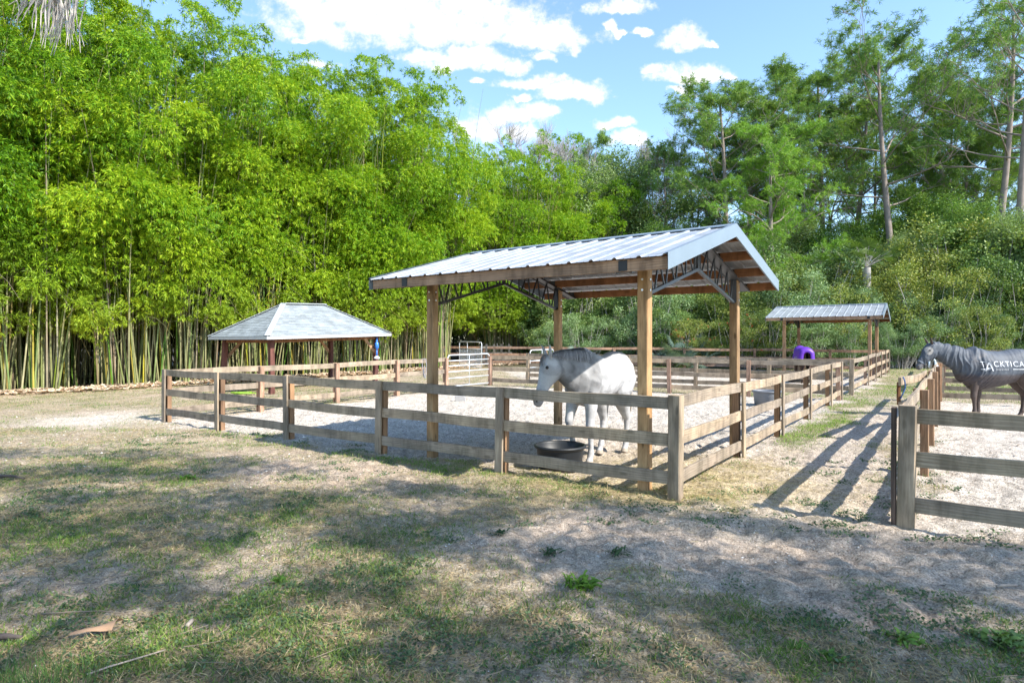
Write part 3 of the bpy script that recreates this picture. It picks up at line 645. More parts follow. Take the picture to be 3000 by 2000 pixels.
for i, (ox, d, v, s, lab) in enumerate([(1290, 37, 0, 1.0, 'palmetto at the foot of the bamboo, seen past the centre shed post'), (1330, 36, 1, 1.1, 'palmetto just above the grey horse\'s neck'), (1520, 34.6, 0, 1.25, 'blue-grey palmetto right of the front shed post'), (1555, 34.2, 1, 1.3, 'largest blue-grey palmetto behind the far rails'),
        (1595, 34.6, 0, 1.2, 'blue-grey palmetto left of the rear shed post'), (1575, 35.4, 1, 1.7, 'tall blue-grey palmetto behind the largest one'), (1760, 34.0, 0, 1.0, 'green-grey palmetto beside the far shelter'), (1850, 34.0, 1, 1.0, 'palmetto seen beneath the far shelter roof')]):
    place(PALM[v], lab, ((ox*k_-1500)/F*d, d), s, 'palmettos in the undergrowth', rs_.uniform(0, 6.28))
place(PALM[2], 'cabbage palm with fan fronds rising over the shrubs', ((1990*k_-1500)/F*37.5, 37.5), 1.35, None, .4)
place(PALM[2], 'second cabbage palm, left of and behind the fan-fronded palm', ((1930*k_-1500)/F*40, 40), 1.3, None, 2.4)

# ------------------------------------------------------------------ boards and fences
def board(name, p, q, w, t, up, mat, parent, label=None, segs=6, warp=.004):
    """board from p to q; w is its size along 'up', t its thickness; own mesh with the grain along local x"""
    p = Vector(p); q = Vector(q); X = q - p; L = X.length; X.normalize(); up = Vector(up); Y = up.cross(X).normalized(); Z = X.cross(Y)
    ch = min(w, t)*.09; hw, ht = w/2, t/2
    prof = [(-ht+ch, -hw), (ht-ch, -hw), (ht, -hw+ch), (ht, hw-ch), (ht-ch, hw), (-ht+ch, hw), (-ht, hw-ch), (-ht, -hw+ch)]
    V = []; Fs = []; n = 8; ph = random.uniform(0, 6.28); ph2 = random.uniform(0, 6.28)
    for i in range(segs+1):
        s = i/segs; env = math.sin(math.pi*s); dy = warp*env*math.sin(ph + 3*s); dz = warp*env*math.sin(ph2 + 3*s)
        for (a, b) in prof: V.append((-L/2 + L*s, a + dy, b + dz))
    for i in range(segs):
        for j in range(n): j2 = (j+1) % n; Fs.append((i*n+j, (i+1)*n+j, (i+1)*n+j2, i*n+j2))
    Fs.append(tuple(range(n))); Fs.append(tuple(segs*n + j for j in range(n-1, -1, -1)))
    me = mesh_py(name, V, Fs, mat); R = Matrix((X, Y, Z)).transposed().to_4x4()
    return link(name, me, parent, Matrix.Translation((p+q)/2) @ R, label)
RZ = [(1.055, 1.20), (.605, .755), (.155, .305)]
def fence_run(root, p0, p1, ts, outside, rail_m, post_m, cover_m, z_top=1.2, start_post=True, end_post=True, tcov=.036, sag=.016, big=None, cover=True, stuff=None):
    """ts: distances of posts from p0. rails sit on the outside of the posts, cover boards over the joints."""
    p0 = Vector(p0); p1 = Vector(p1); d = (p1-p0).normalized(); o = Vector(outside).normalized(); L = (p1-p0).length
    def G(p): return gzf(p.x, p.y)
    for k, t in enumerate(ts):
        if (k == 0 and not start_post) or (k == len(ts)-1 and not end_post): continue
        p = p0 + d*t; z = G(p)*0 + float(rise(p.y)); dt = random.uniform(-.03, .03)
        if big and k in big:
            pc = p - o*.02; board('corner_post', pc + Vector((0,0,z-.35)), pc + Vector((d.x*dt, d.y*dt, z+1.215)), .15, .15, o, cover_m, root, segs=4, warp=.001); continue
        pi = p - o*(.0195 + .05); board('post', pi + Vector((0,0,z-.35)), pi + Vector((d.x*dt, d.y*dt, z+1.185)), .098, .125, o, post_m, root, segs=4, warp=.002)
        if cover:
            po = p + o*(.0195 + tcov/2 + .002); board('cover_board', po + Vector((0,0,z-.12)), po + Vector((d.x*dt, d.y*dt, z+z_top+.004)), tcov, .128, o, cover_m, root, segs=4, warp=.002)
    for k in range(len(ts)-1):
        a = p0 + d*(ts[k]+.004); b = p0 + d*(ts[k+1]-.004); za = float(rise(a.y)); zb = float(rise(b.y))
        if big and k in big: a = a + d*.073
        if big and (k+1) in big: b = b - d*.073
        for (lo, hi) in RZ:
            j1 = random.uniform(-sag, sag); j2 = random.uniform(-sag, sag)
            board('rail', a + Vector((0,0,za+(lo+hi)/2+j1)), b + Vector((0,0,zb+(lo+hi)/2+j2)), hi-lo, .038, Vector((0,0,1)), rail_m, root, warp=.013)
def raydist(p0, p1, px):
    """distance along p0->p1 at which the photo column px is reached"""
    p0 = Vector(p0); d = (Vector(p1)-p0).normalized(); r = (px-1500)/F
    return (r*p0.y - p0.x)/(d.x - r*d.y)
def rays(p0, p1, cols): return [raydist(p0, p1, c) for c in cols]
fa = thing('paddock_fence', 'weathered three-rail wooden fence enclosing the grey horse and its shed', 'fence', (A_NR.x, A_NR.y, 0))
fence_run(fa, A_NR, A_NL, [0] + rays(A_NR, A_NL, [1465, 1112, 843, 640]) + [(A_NL-A_NR).length], -E2, W_RAIL, W_POST, W_GREY, big=[0])
dR = (A_FR-A_NR).normalized(); oR = Vector((dR.y, -dR.x, 0))
fence_run(fa, A_NR, A_FR, [0] + rays(A_NR, A_FR, [2172, 2288, 2370, 2432]) + [(A_FR-A_NR).length], oR, W_GREY, W_POST, W_GREY, start_post=False, big=[0])
dL = (A_GL-A_NL).normalized(); oL = Vector((-dL.y, dL.x, 0))
fence_run(fa, A_NL, A_GL, [0] + rays(A_NL, A_GL, [760, 984, 1160]) + [(A_GL-A_NL).length], oL, W_GREY, W_NEW, W_NEW, start_post=False)
dB = (A_FR-A_GR).normalized(); oB = Vector((-dB.y, dB.x, 0))
fence_run(fa, A_GR, A_FR, [0] + rays(A_GR, A_FR, [1592, 1760, 1962, 2193]) + [(A_FR-A_GR).length-.06], oB, W_GREY, W_NEW, W_NEW)
fb = thing('paddock_fence', 'three-rail wooden fence around the far paddock with the purple-blanketed horse', 'fence', (B_NR.x, B_NR.y, 0))
dBf = (B_NL-B_NR).normalized(); oBf = Vector((-dBf.y, dBf.x, 0)); oBf = -oBf if oBf.y > 0 else oBf
fence_run(fb, B_NR, B_NL, [0] + rays(B_NR, B_NL, [2252, 2037, 1840, 1690]) + [(B_NL-B_NR).length], oBf, W_GREY, W_GREY, W_GREY, big=[0])
dBr = (B_FR-B_NR).normalized(); oBr = Vector((dBr.y, -dBr.x, 0))
fence_run(fb, B_NR, B_FR, [0] + rays(B_NR, B_FR, [2541, 2564, 2580, 2593]) + [(B_FR-B_NR).length], oBr, W_GREY, W_NEW, W_GREY, start_post=False, big=[0])
dBb = (B_FL-B_FR).normalized(); oBb = Vector((dBb.y, -dBb.x, 0)); oBb = oBb if oBb.y > 0 else -oBb
LB = (B_FL-B_FR).length
fence_run(fb, B_FR, B_FL, [0] + rays(B_FR, B_FL, [2430, 2210, 2006, 1800, 1600, 1420]) + [LB], oBb, W_NEW, W_NEW, W_NEW, start_post=False)
# right-hand paddock
fc = thing('paddock_fence', 'wooden fence around the dark blanketed horse, big grey corner post in the right foreground', 'fence', (C_NR.x, C_NR.y, 0))
dC = (C_FL-C_NR).normalized(); oC = Vector((-dC.y, dC.x, 0)); W_ORG = wood('orange_post_wood', (.23,.13,.075), (.49,.33,.21), knots=.5)
tsC = [0] + [(d_-C_NR.y)/dC.y for d_ in (8.25, 10.65, 13.2, 15.9)] + [(C_FL-C_NR).length]
fence_run(fc, C_NR, C_FL, tsC, oC, W_GREY, W_ORG, W_ORG, start_post=False, big=[0])
C_R = C_NR + Vector((math.cos(.66), -math.sin(.66), 0))*7.4
fence_run(fc, C_NR, C_R, [0, 2.45, 4.9, 7.35], Vector((-math.sin(.66), -math.cos(.66), 0)), W_RAIL, W_POST, W_GREY, big=[0])
board('cover_board', C_NR + Vector((.012,.016,-.1)) + oC*.092, C_NR + Vector((.012,.016,1.19)) + oC*.092, .040, .14, oC, wood('dark_old_board', (.05,.035,.03), (.16,.12,.10)), fc, label='dark stained board on the side of the corner post')
C_BR = C_FL + Vector((.83, -.56, 0)).normalized()*9.6
fence_run(fc, C_FL, C_BR, [0, 2.4, 4.8, 7.2, 9.6], Vector((.56, .83, 0)), W_GREY, W_ORG, W_ORG)
fd = thing('paddock_fence', 'three-rail fence of the next paddock beyond the dark blanketed horse', 'fence', (C_FL.x+1, C_FL.y+3, 0))
D0 = at(2760, 20.6); D1 = D0 + Vector((.83, -.56, 0)).normalized()*12; fence_run(fd, D0, D1, [0, 2.4, 4.8, 7.2, 9.6, 12], Vector((-.56, -.83, 0)), W_GREY, W_NEW, W_GREY)
D2 = D0 + Vector((.58, .81, 0))*13; D3 = D2 + Vector((.83, -.56, 0))*16; fence_run(fd, D0, D2, [0, 2.6, 5.2, 7.8, 10.4, 13], Vector((-.81, .58, 0)), W_GREY, W_NEW, W_GREY, start_post=False)
fence_run(fd, D2, D3, [0, 4, 8, 12, 16], Vector((.56, .83, 0)), W_GREY, W_NEW, W_NEW, start_post=False)
# open wooden gate rails swinging out from the left side of the right-hand paddock
gt = thing('wooden_gate', 'short wooden rail gate swung out into the grassy lane', 'gate', (0, 0, 0))
gp0 = C_NR + dC*tsC[3] + oC*.10; gp1 = at(2636, 10.9)
for (lo, hi) in RZ[:2]: board('rail', gp0 + Vector((0,0,(lo+hi)/2)), gp1 + Vector((0,0,(lo+hi)/2-.01)), .15, .05, Vector((0,0,1)), W_GREY, gt, warp=.03)
g = Geo(); cp = gp1 + Vector((.12, .12, 0)); g.tube([cp + Vector((0,-.03,1.2)), cp + Vector((.02,-.05,1.12)), cp + Vector((.03,-.05,1.0)), cp + Vector((-.06,-.05,.8))], .012, 5); link('clip', g.mesh('clip', simple('blue_clip', (.03,.10,.28), .4)), gt)
board('rail', gp1 + Vector((.05,.1,.68)), gp1 + Vector((.05,.1,1.1)), .05, .05, Vector((1,0,0)), W_BEAM, gt)
# little unused block fixed on the main fence's right side
ob = A_NR + dR*raydist(A_NR, A_FR, 2396) + oR*.045; board('block', ob + Vector((0,0,.62)), ob + Vector((0,0,.77)), .06, .2, oR, W_GREY, fa, label='pale wooden block fixed to the middle rail')

# ------------------------------------------------------------------ gable sheds
def shed(lab, P0, ang, L, W, a1, a2, b, ze, zr, tu, tv, post_m, nlab=None):
    U = Vector((-math.cos(ang), math.sin(ang), 0)); Vv = Vector((math.sin(ang), math.cos(ang), 0)); P0 = Vector(P0); P0.z = 0
    z0 = P0.z + float(rise(P0.y)); mid = W/2
    root = thing('horse_shelter', lab, 'shelter', P0 + U*L/2 + Vv*W/2 + Vector((0,0,z0)))
    half = mid + b
    def rz(u, v): return z0 + zr - (zr-ze)*abs(v-mid)/half + tu*u + tv*v
    def P(u, v, z): return P0 + U*u + Vv*v + Vector((0, 0, z))
    # corrugated sheets
    us = []; pitch = .3048; u = -a1
    while u < L + a2 - .01:
        us += [(u, 0), (u+.018, .022), (u+.045, .022), (u+.065, 0), (u+.12, 0), (u+.125,.003),(u+.135,.003),(u+.14,0),(u+.21,0),(u+.215,.003),(u+.225,.003),(u+.23,0)]; u += pitch
    us = [q for q in us if q[0] < L+a2]; us.append((L+a2, 0))
    for sgn, nm in ((-1, 0), (1, 1)):
        V = []; vs = np.linspace(0, half+.045, 9)
        for (uu_, h) in us:
            for w_ in vs: V.append(P(uu_, mid + sgn*w_, rz(uu_, mid + sgn*w_) + h))
        n = len(vs); Fs = [(i*n+j, (i+1)*n+j, (i+1)*n+j+1, i*n+j+1) for i in range(len(us)-1) for j in range(n-1)]
        link('roof_sheet', mesh_py('roof_sheet', V, Fs, M_ROOF), root)
    g = Geo()   # ridge cap
    for sgn in (-1, 1):
        pts = [P(-a1-.01, mid, rz(-a1, mid)+.035), P(L+a2+.01, mid, rz(L+a2, mid)+.035)]; q0 = P(-a1-.01, mid+sgn*.15, rz(-a1, mid+sgn*.15)+.030); q1 = P(L+a2+.01, mid+sgn*.15, rz(L+a2, mid+sgn*.15)+.030)
        g.add([pts[0], pts[1], q1, q0], [(0,1,2,3)]); dn = Vector((0,0,-.012)); g.add([q0, q1, q1+dn, q0+dn], [(0,1,2,3)])
    link('ridge_cap', g.mesh('ridge_cap', M_FASC), root)
    for uE, sg in ((-a1-.006, -1), (L+a2+.006, 1)):   # rake fascia, four slopes
        for s2 in (-1, 1):
            g = Geo(); a = P(uE, mid, rz(uE, mid)+.032); bq = P(uE, mid+s2*(half+.05), rz(uE, mid+s2*(half+.05))+.032); hgt = .19
            dn = Vector((0,0,-hgt)); off = U*(.004*sg); g.add([a, bq, bq+dn, a+dn], [(0,1,2,3)]); g.add([a+off, bq+off, bq+dn+off, a+dn+off], [(0,3,2,1)])
            inn = -U*(.05*sg); g.add([a+off, bq+off, bq+inn, a+inn], [(0,1,2,3)]); inn2 = -U*(.02*sg); g.add([a+dn+off, bq+dn+off, bq+dn+inn2, a+dn+inn2], [(0,1,2,3)])
            link('rake_fascia', g.mesh('rake_fascia', M_FASC), root)
    # purlins
    for s2 in (-1, 1):
        for k, w_ in enumerate([.16, .16+(half-.20)/3, .16+2*(half-.20)/3, half-.035]):
            v = mid + s2*w_; zz = [rz(q, v) - .004 - .07 - .02 for q in (-a1+.02, L+a2-.02)]
            m_ = W_EAVE if (k == 3 and s2 == -1) else W_BEAM
            board('purlin', P(-a1+.012, v, zz[0]), P(L+a2-.012, v, zz[1]), .14, .04, Vector((0,0,1)), m_, root, warp=.004)
    # posts
    for (u, v) in ((0, 0), (L, 0), (0, W), (L, W)):
        zt = rz(u, v) - .10; q = P(u, v, 0)
        board('post', P(u, v, z0-.4), P(u, v, zt), .142, .142, Vv, post_m, root, segs=4, warp=.001)
        g = Geo(); sv = -1 if v == 0 else 1
        for zz in (zt-.12, zt-.27, zt-.40):
            c = P(u, v + sv*.071, zz); 
            for kk in range(2):
                cc = c if kk == 0 else P(u+(-.071), v, zz)
                dr = (Vv*sv) if kk == 0 else -U
                g.tube([cc, cc + dr*.008], .014, 8)
        link('bolts', g.mesh('bolts', M_BOLT), root)
    # steel trusses
    for u in (0, L):
        mt = M_STEELG if u == 0 else M_STEEL; g = Geo(); up = Vector((0,0,1)); uo = .0 
        zc = lambda v: rz(u, v) - .165
        e0, e1_, md = P(u, mid-half+.04, zc(mid-half+.04)), P(u, mid+half-.04, zc(mid+half-.04)), P(u, mid, zc(mid))
        for du in (-.092, .092):
            o_ = U*du; g.bar(e0+o_, md+o_, .038, .02, up); g.bar(md+o_, e1_+o_, .038, .02, up)
        g.bar(e0, md, .012, .17, up); g.bar(md, e1_, .012, .17, up)
        b0 = P(u, .07, z0+2.44+tv*0); b1 = P(u, W-.07, z0+2.44+tv*W); bm = P(u, mid, z0+2.88+tv*mid)
        g.bar(b0, bm, .042, .045, up); g.bar(bm, b1, .042, .045, up)
        g.bar(bm, md, .05, .05, Vv)
        nW = 5
        for s2, bs in ((0, b0), (1, b1)):
            es = P(u, .07 if s2 == 0 else W-.07, zc(.07 if s2 == 0 else W-.07)); prev = None
            for k in range(nW+1):
                f = k/nW; tp = es.lerp(md, f*.92 + .02); bt = bs.lerp(bm, min(1, f + .5/nW)); bt2 = bs.lerp(bm, max(.06, f - .35/nW))
                g.bar(tp, bt, .022, .02, U)
                if k: g.bar(tp, bt2, .022, .02, U)
            g.bar(bs + Vector((0,0,-.12)) , es, .10, .012, U) if False else None
            g.box((bs+es)/2 + (Vv*(-.0) if s2 == 0 else Vv*0), .05, .008, (es-bs).length/2, U, Vv, up)
        link('truss', g.mesh('truss', mt), root)
        g = Geo()
        for s2 in (-1, 1):
            for k, w_ in enumerate([.16, .16+(half-.20)/3, .16+2*(half-.20)/3, half-.035]):
                v = mid + s2*w_; q = P(u, v, rz(u, v)-.094); g.box(q, .055, .026, .062, U, Vv, up)
        link('brackets', g.mesh('brackets', M_BLACKCLIP), root)
    return root, P, rz
SH1, P1f, rz1 = shed('open horse shed with ribbed metal gable roof over the grey horse', (1.64, 7.38, 0), .638, 3.62, 3.75, .56, .73, .62, 2.82, 3.47, .006, .022, W_PINE)
# screws on the near roof slope are dots of their own
g = Geo()
for i in range(17):
    for w_ in (.25, .7, 1.2, 1.7, 2.2): 
        u_ = -.56 + .10 + .3048*i; v_ = 3.75/2 - w_; c = P1f(u_, v_, rz1(u_, v_)+.002); g.tube([c, c + Vector((0,0,.006))], .006, 6)
link('roof_screws', g.mesh('roof_screws', M_STEEL), SH1)
S2r = at(2548, 27.3); U2 = Vector((-math.cos(.62), math.sin(.62), 0))
SH2, _, _ = shed('small distant horse shelter with pale metal roof beside the lane', (S2r.x, S2r.y, 0), .62, 3.62, 3.75, .56, .73, .62, 2.86, 3.5, 0, 0, W_ORG)

# ------------------------------------------------------------------ hip-roofed pavilion
uG = -E1; vG = E2; CG = at(783, 20.0); SG, LG = 3.75, 5.6; ov = .42
pv = thing('pavilion', 'open pavilion with grey shingled hip roof in front of the bamboo', 'pavilion', CG + uG*SG/2 + vG*LG/2)
def PG(a, b, z): return CG + uG*a + vG*b + Vector((0, 0, z))
def ez(a, b): return 2.02 + .030*b + 0.0*a     # the old roof leans a little
M_SHING = vcol('asphalt_shingle', scales=(2.2, 34), amt=(.22, .25), bmp=(.4, .006))
nC = 20; V = []; Fs = []; cols = []
def ring(f, dz):
    rr = f*SG/2; zz = 1.19*f
    return [PG(a, b, ez(a, b) + zz + dz) for (a, b) in ((rr, rr), (SG-rr, rr), (SG-rr, LG-rr), (rr, LG-rr))]
for k in range(nC):
    lo = ring(k/nC, .014); hi = ring(min(.998, (k+1)/nC), .002); lo_b = ring(k/nC, .0)
    base_i = len(V); n_per = 14
    for e in range(4):
        for q in range(n_per):
            f0, f1 = q/n_per, (q+1)/n_per; i0 = len(V)
            V += [lo[e].lerp(lo[(e+1)%4], f0), lo[e].lerp(lo[(e+1)%4], f1), hi[e].lerp(hi[(e+1)%4], f1), hi[e].lerp(hi[(e+1)%4], f0)]; Fs.append((i0, i0+1, i0+2, i0+3)); sh = random.uniform(.82, 1.15); cols += [(.25*sh, .28*sh, .295*sh)]*4
            i0 = len(V); V += [lo_b[e].lerp(lo_b[(e+1)%4], f0), lo_b[e].lerp(lo_b[(e+1)%4], f1), lo[e].lerp(lo[(e+1)%4], f1), lo[e].lerp(lo[(e+1)%4], f0)]; Fs.append((i0, i0+1, i0+2, i0+3)); cols += [(.16, .17, .18)]*4
link('hip_roof', mesh_np('hip_roof', np.array([tuple(v) for v in V]), Fs, M_SHING, False, np.array(cols)), pv)
g = Geo(); R0 = ring(.0, .02); R1 = ring(.998, .02)
for e in range(4):
    for q in range(18):
        a = R0[e].lerp(R1[e], q/18); b = R0[e].lerp(R1[e], (q+1.25)/18); g.bar(a + Vector((0,0,.012)), b, .016, .2)
g.bar(R1[0] + Vector((0,0,.01)), R1[3] + Vector((0,0,.01)), .03, .24)
link('ridge_caps', g.mesh('ridge_caps', simple('pale_shingle', (.36,.385,.40), .9, 0, .2, 20)), pv)
M_WHITEP = simple('white_fascia', (.50,.50,.50), .6, 0, .12, 4)
g = Geo(); Rf = ring(0, -.055)
for e in range(4): g.bar(Rf[e], Rf[(e+1)%4], .10, .03)
link('fascia', g.mesh('fascia', M_WHITEP), pv)
g = Geo(); Rs = [PG(a, b, ez(a, b) - .10) for (a, b) in ((.02,.02),(SG-.02,.02),(SG-.02,LG-.02),(.02,LG-.02))]; g.add(Rs, [(0,1,2,3)]); link('soffit', g.mesh('soffit', simple('soffit_wood', (.22,.13,.09), .8)), pv)
for (a, b, wood_m, ln) in ((ov, ov, W_DRED, 0), (SG-ov, ov, W_DRED, .25), (SG-ov, LG-ov, W_DRED, 0), (ov, LG-ov, W_DRED, .18)):
    board('post', PG(a-.02, b-ln*.6, float(rise(22))-.3), PG(a, b, ez(a, b)-.11), .17, .17, vG, wood_m, pv, segs=3)
for (a0, b0, a1_, b1_) in ((ov, ov, SG-ov, ov), (ov, ov, ov, LG-ov), (SG-ov, ov, SG-ov, LG-ov), (ov, LG-ov, SG-ov, LG-ov)):
    board('beam', PG(a0, b0, ez(a0, b0)-.17), PG(a1_, b1_, ez(a1_, b1_)-.17), .13, .05, Vector((0,0,1)), W_BEAM, pv)
for (a, b, da, db) in ((SG-ov, ov, 0, .62), (SG-ov, LG-ov, 0, -.62), (ov, LG-ov, 0, -.62)):
    board('brace', PG(a+da*.1, b+db*.1, ez(a, b)-.78), PG(a+da, b+db, ez(a, b)-.2), .12, .05, Vector((0,0,1)), W_ORG, pv)
hb = thing('hanging_dispenser', 'blue and white dispenser hanging on the pavilion\'s right post', 'dispenser', PG(ov, LG-ov-.12, 1.75))
pp = PG(ov-.1, LG-ov-.16, 0) + Vector((.1,-.12,0)); mb = simple('blue_plastic', (.03,.16,.52), .35)
g = Geo(); g.tube([pp + Vector((0,0,1.50)), pp + Vector((0,0,1.56)), pp + Vector((0,0,1.60)), pp + Vector((0,0,1.78)), pp + Vector((0,0,1.82)), pp + Vector((0,0,2.0))], [.03,.045,.085,.085,.04,.035], 12); g.tube([pp + Vector((0,0,1.22)), pp + Vector((0,0,1.52))], .03, 10); link('canister', g.mesh('canister', mb, True), hb)
g = Geo(); g.tube([pp + Vector((0,0,1.16)), pp + Vector((0,0,1.2)), pp + Vector((0,0,1.26))], [.12,.12,.05], 14); link('tray', g.mesh('tray', simple('white_plastic', (.75,.75,.76), .4)), hb)

# ------------------------------------------------------------------ tube gates
def tube_gate(lab, a, b, hgt, bars, mat, verts_at=(.5,), mesh_fill=False, z_lo=.12):
    a = Vector(a); b = Vector(b); za, zb = float(rise(a.y)), float(rise(b.y)); root = thing('tube_gate', lab, 'gate', (a.x, a.y, za))
    def Q(s, z): return a.lerp(b, s) + Vector((0, 0, za + (zb-za)*s + z))
    L = (b-a).length; r = .13; g = Geo(); pts = [Q(0, z_lo)]
    pts += [Q(0, hgt-r)] + [Q((r - r*math.cos(t))/L, hgt - r + r*math.sin(t)) for t in (.4, .8, 1.2)] + [Q(r/L, hgt), Q(1-r/L, hgt)] + [Q(1-(r - r*math.cos(t))/L, hgt - r + r*math.sin(t)) for t in (1.2, .8, .4)] + [Q(1, hgt-r), Q(1, z_lo)]
    g.tube(pts, .024, 10); g.tube([Q(0, z_lo), Q(1, z_lo)], .02, 8); link('frame', g.mesh('frame', mat, True), root)
    for zz in bars:
        g = Geo(); g.tube([Q(0, zz), Q(1, zz)], .019, 8); link('bar', g.mesh('bar', mat, True), root)
    for s in verts_at:
        g = Geo(); g.tube([Q(s, z_lo), Q(s, hgt)], .012, 6); link('upright', g.mesh('upright', mat, True), root)
    if mesh_fill:
        g = Geo(); n = int(L/.11)
        for i in range(1, n): g.tube([Q(i/n, z_lo), Q(i/n, mesh_fill)], .005, 4, False)
        for i in range(1, 9): zz = z_lo + (mesh_fill-z_lo)*i/9; g.tube([Q(0, zz), Q(1, zz)], .005, 4, False)
        link('wire_mesh', g.mesh('wire_mesh', mat), root)
    return root
ga = A_GL + (A_GR-A_GL)*.06; gb = A_GL + (A_GR-A_GL)*.97
tube_gate('silver tube gate with rounded corners in the main fence', ga, gb, 1.28, (.42, .66, .88, 1.07), M_GALV)
tube_gate('taller silver gate with wire mesh in front of the dark trees', at(1346, 35.5), at(1411, 33.5), 1.55, (1.15,), M_GALV, (.37,), 1.12)
tube_gate('silver tube gate half hidden behind the shed\'s rear post', at(1553, 27.4), at(1622, 28.6), 1.30, (.5, .8), M_GALV, (.5,))
fe = thing('rail_fence', 'dark old rail fence in the shade beyond the mesh gate', 'fence', at(1430, 39)); W_DK = wood('dark_rail_wood', (.05,.05,.045), (.16,.16,.15))  # rail wood coloured much darker than the other fences
for k in range(4):
    p = at(1425 + k*22, 38.5 + .2*k); zz = float(rise(38.5)); board('post', p + Vector((0,0,zz-.2)), p + Vector((0,0,zz+1.35)), .13, .13, Vector((0,1,0)), W_DK, fe)
for z_ in (.3, .75, 1.15): board('rail', at(1405, 38.3, float(rise(38))+z_), at(1500, 39.2, float(rise(38))+z_), .15, .04, Vector((0,0,1)), W_DK, fe)

# ------------------------------------------------------------------ tubs and small things
def tub(name, lab, p, dia, hgt, mat, inner=None, group=None):
    z0 = gzf(p.x, p.y); root = thing(name, lab, 'tub', (p.x, p.y, z0), group); R = dia/2; n = 40
    prof = [(0, .0), (.80*R, .0), (.84*R, .02), (.93*R, hgt*.82), (.94*R, hgt*.86), (1.0*R, hgt*.88), (1.02*R, hgt*.93), (1.0*R, hgt), (.95*R, hgt), (.92*R, hgt*.93), (.80*R, .035), (0, .03)]
    V = []; Fs = []
    for (r, z_) in prof:
        for j in range(n): a = 2*math.pi*j/n; V.append((max(r, .001)*math.cos(a), max(r, .001)*math.sin(a), z_ + .004))
    for i in range(len(prof)-1):
        for j in range(n): j2 = (j+1) % n; Fs.append((i*n+j, i*n+j2, (i+1)*n+j2, (i+1)*n+j))
    link('shell', mesh_py('shell', V, Fs, mat, True), root, wm(root)); g = Geo(); g.tube([Vector((1.01*R*math.cos(2*math.pi*j/32), 1.01*R*math.sin(2*math.pi*j/32), hgt*.96)) for j in range(33)], .011, 6, False)
    link('rim', g.mesh('rim', mat, True), root, wm(root))
    if inner:
        V = [(.86*R*math.cos(2*math.pi*j/n), .86*R*math.sin(2*math.pi*j/n), hgt*.42) for j in range(n)]; link('water', mesh_py('water', V, [tuple(range(n))], inner), root, wm(root))
    return root
M_RUB = simple('black_rubber', (.014,.017,.021), .5, 0, .5, 6, .1); M_RUBG = simple('grey_rubber', (.16,.17,.19), .5, 0, .4, 5, .1)
mw_, t_, b_, o_ = new_mat('water'); b_.inputs['Base Color'].default_value = (.03,.05,.07,1); b_.inputs['Roughness'].default_value = .04
tub('rubber_tub', 'black rubber feed tub in front of the grey horse', at(1641, 8.72), .74, .35, M_RUB)
tub('rubber_tub', 'grey rubber tub standing behind the second bay of the right side fence', at(2247, 17.2), .80, .42, M_RUBG, mw_)
tub('rubber_tub', 'dark tub under the purple-blanketed horse', at(2333, 25.6), .75, .34, M_RUB)
tub('rubber_tub', 'flat dark blue tub in the shade of the far shelter', at(2228, 27.5), .8, .2, simple('blue_rubber', (.02,.03,.08), .4))
gl = thing('salt_block', 'grey block lying on the sand, seen below the front top rail', 'block', at(1348, 18.6)); pb = at(1348, 18.6, gzf(*at(1348, 18.6).xy)); bm = bmesh.new(); bmesh.ops.create_cube(bm, size=1); bmesh.ops.scale(bm, vec=(.32, .25, .16), verts=bm.verts); bmesh.ops.bevel(bm, geom=list(bm.edges), offset=.03, segments=2); me = bpy.data.meshes.new('block'); bm.to_mesh(me); bm.free(); me.materials.append(simple('grey_block', (.32,.31,.30), .8)); link('block_body', me, gl, Matrix.Translation(pb + Vector((0,0,.08))))
# lime garden hose lying in loops
hr = at(722, 20.2); g = Geo(); pts = []
for k in range(90):
    a = k*.42; r = .26 + .08*math.sin(k*.31); pts.append(Vector((hr.x + .75*math.cos(a)*r*1.5 - .002*k, hr.y + r*math.sin(a)*.8, gzf(hr.x, hr.y) + .05 + .02*(k % 7)/7 + .04*abs(math.sin(k*.13)))))
g.tube(pts, .012, 6); tag(link('garden_hose', g.mesh('garden_hose', simple('lime_hose', (.20,.34,.03), .4), True)), 'lime green garden hose in loose loops by the pavilion post', 'hose')
# halter hanging on the far rail
hp = A_NL + dL*raydist(A_NL, A_GL, 1240) - oL*.05; hz = float(rise(hp.y)); g = Geo()
g.tube([hp + Vector((-.05,0,hz+1.2)), hp + Vector((-.07,0,hz+.95)), hp + Vector((-.02,0,hz+.55)), hp + Vector((.04,0,hz+.5)), hp + Vector((.08,0,hz+.95)), hp + Vector((.05,0,hz+1.2)), hp + Vector((-.05,0,hz+1.2))], .014, 5)
g.tube([hp + Vector((.02*math.sin(k), -.02, hz+.95-.05*k)) for k in range(9)], .016, 5); link_h = link('halter', g.mesh('halter', simple('grey_rope', (.25,.25,.27), .8))); tag(link_h, 'grey rope halter hanging on the fence left of the gate', 'halter')
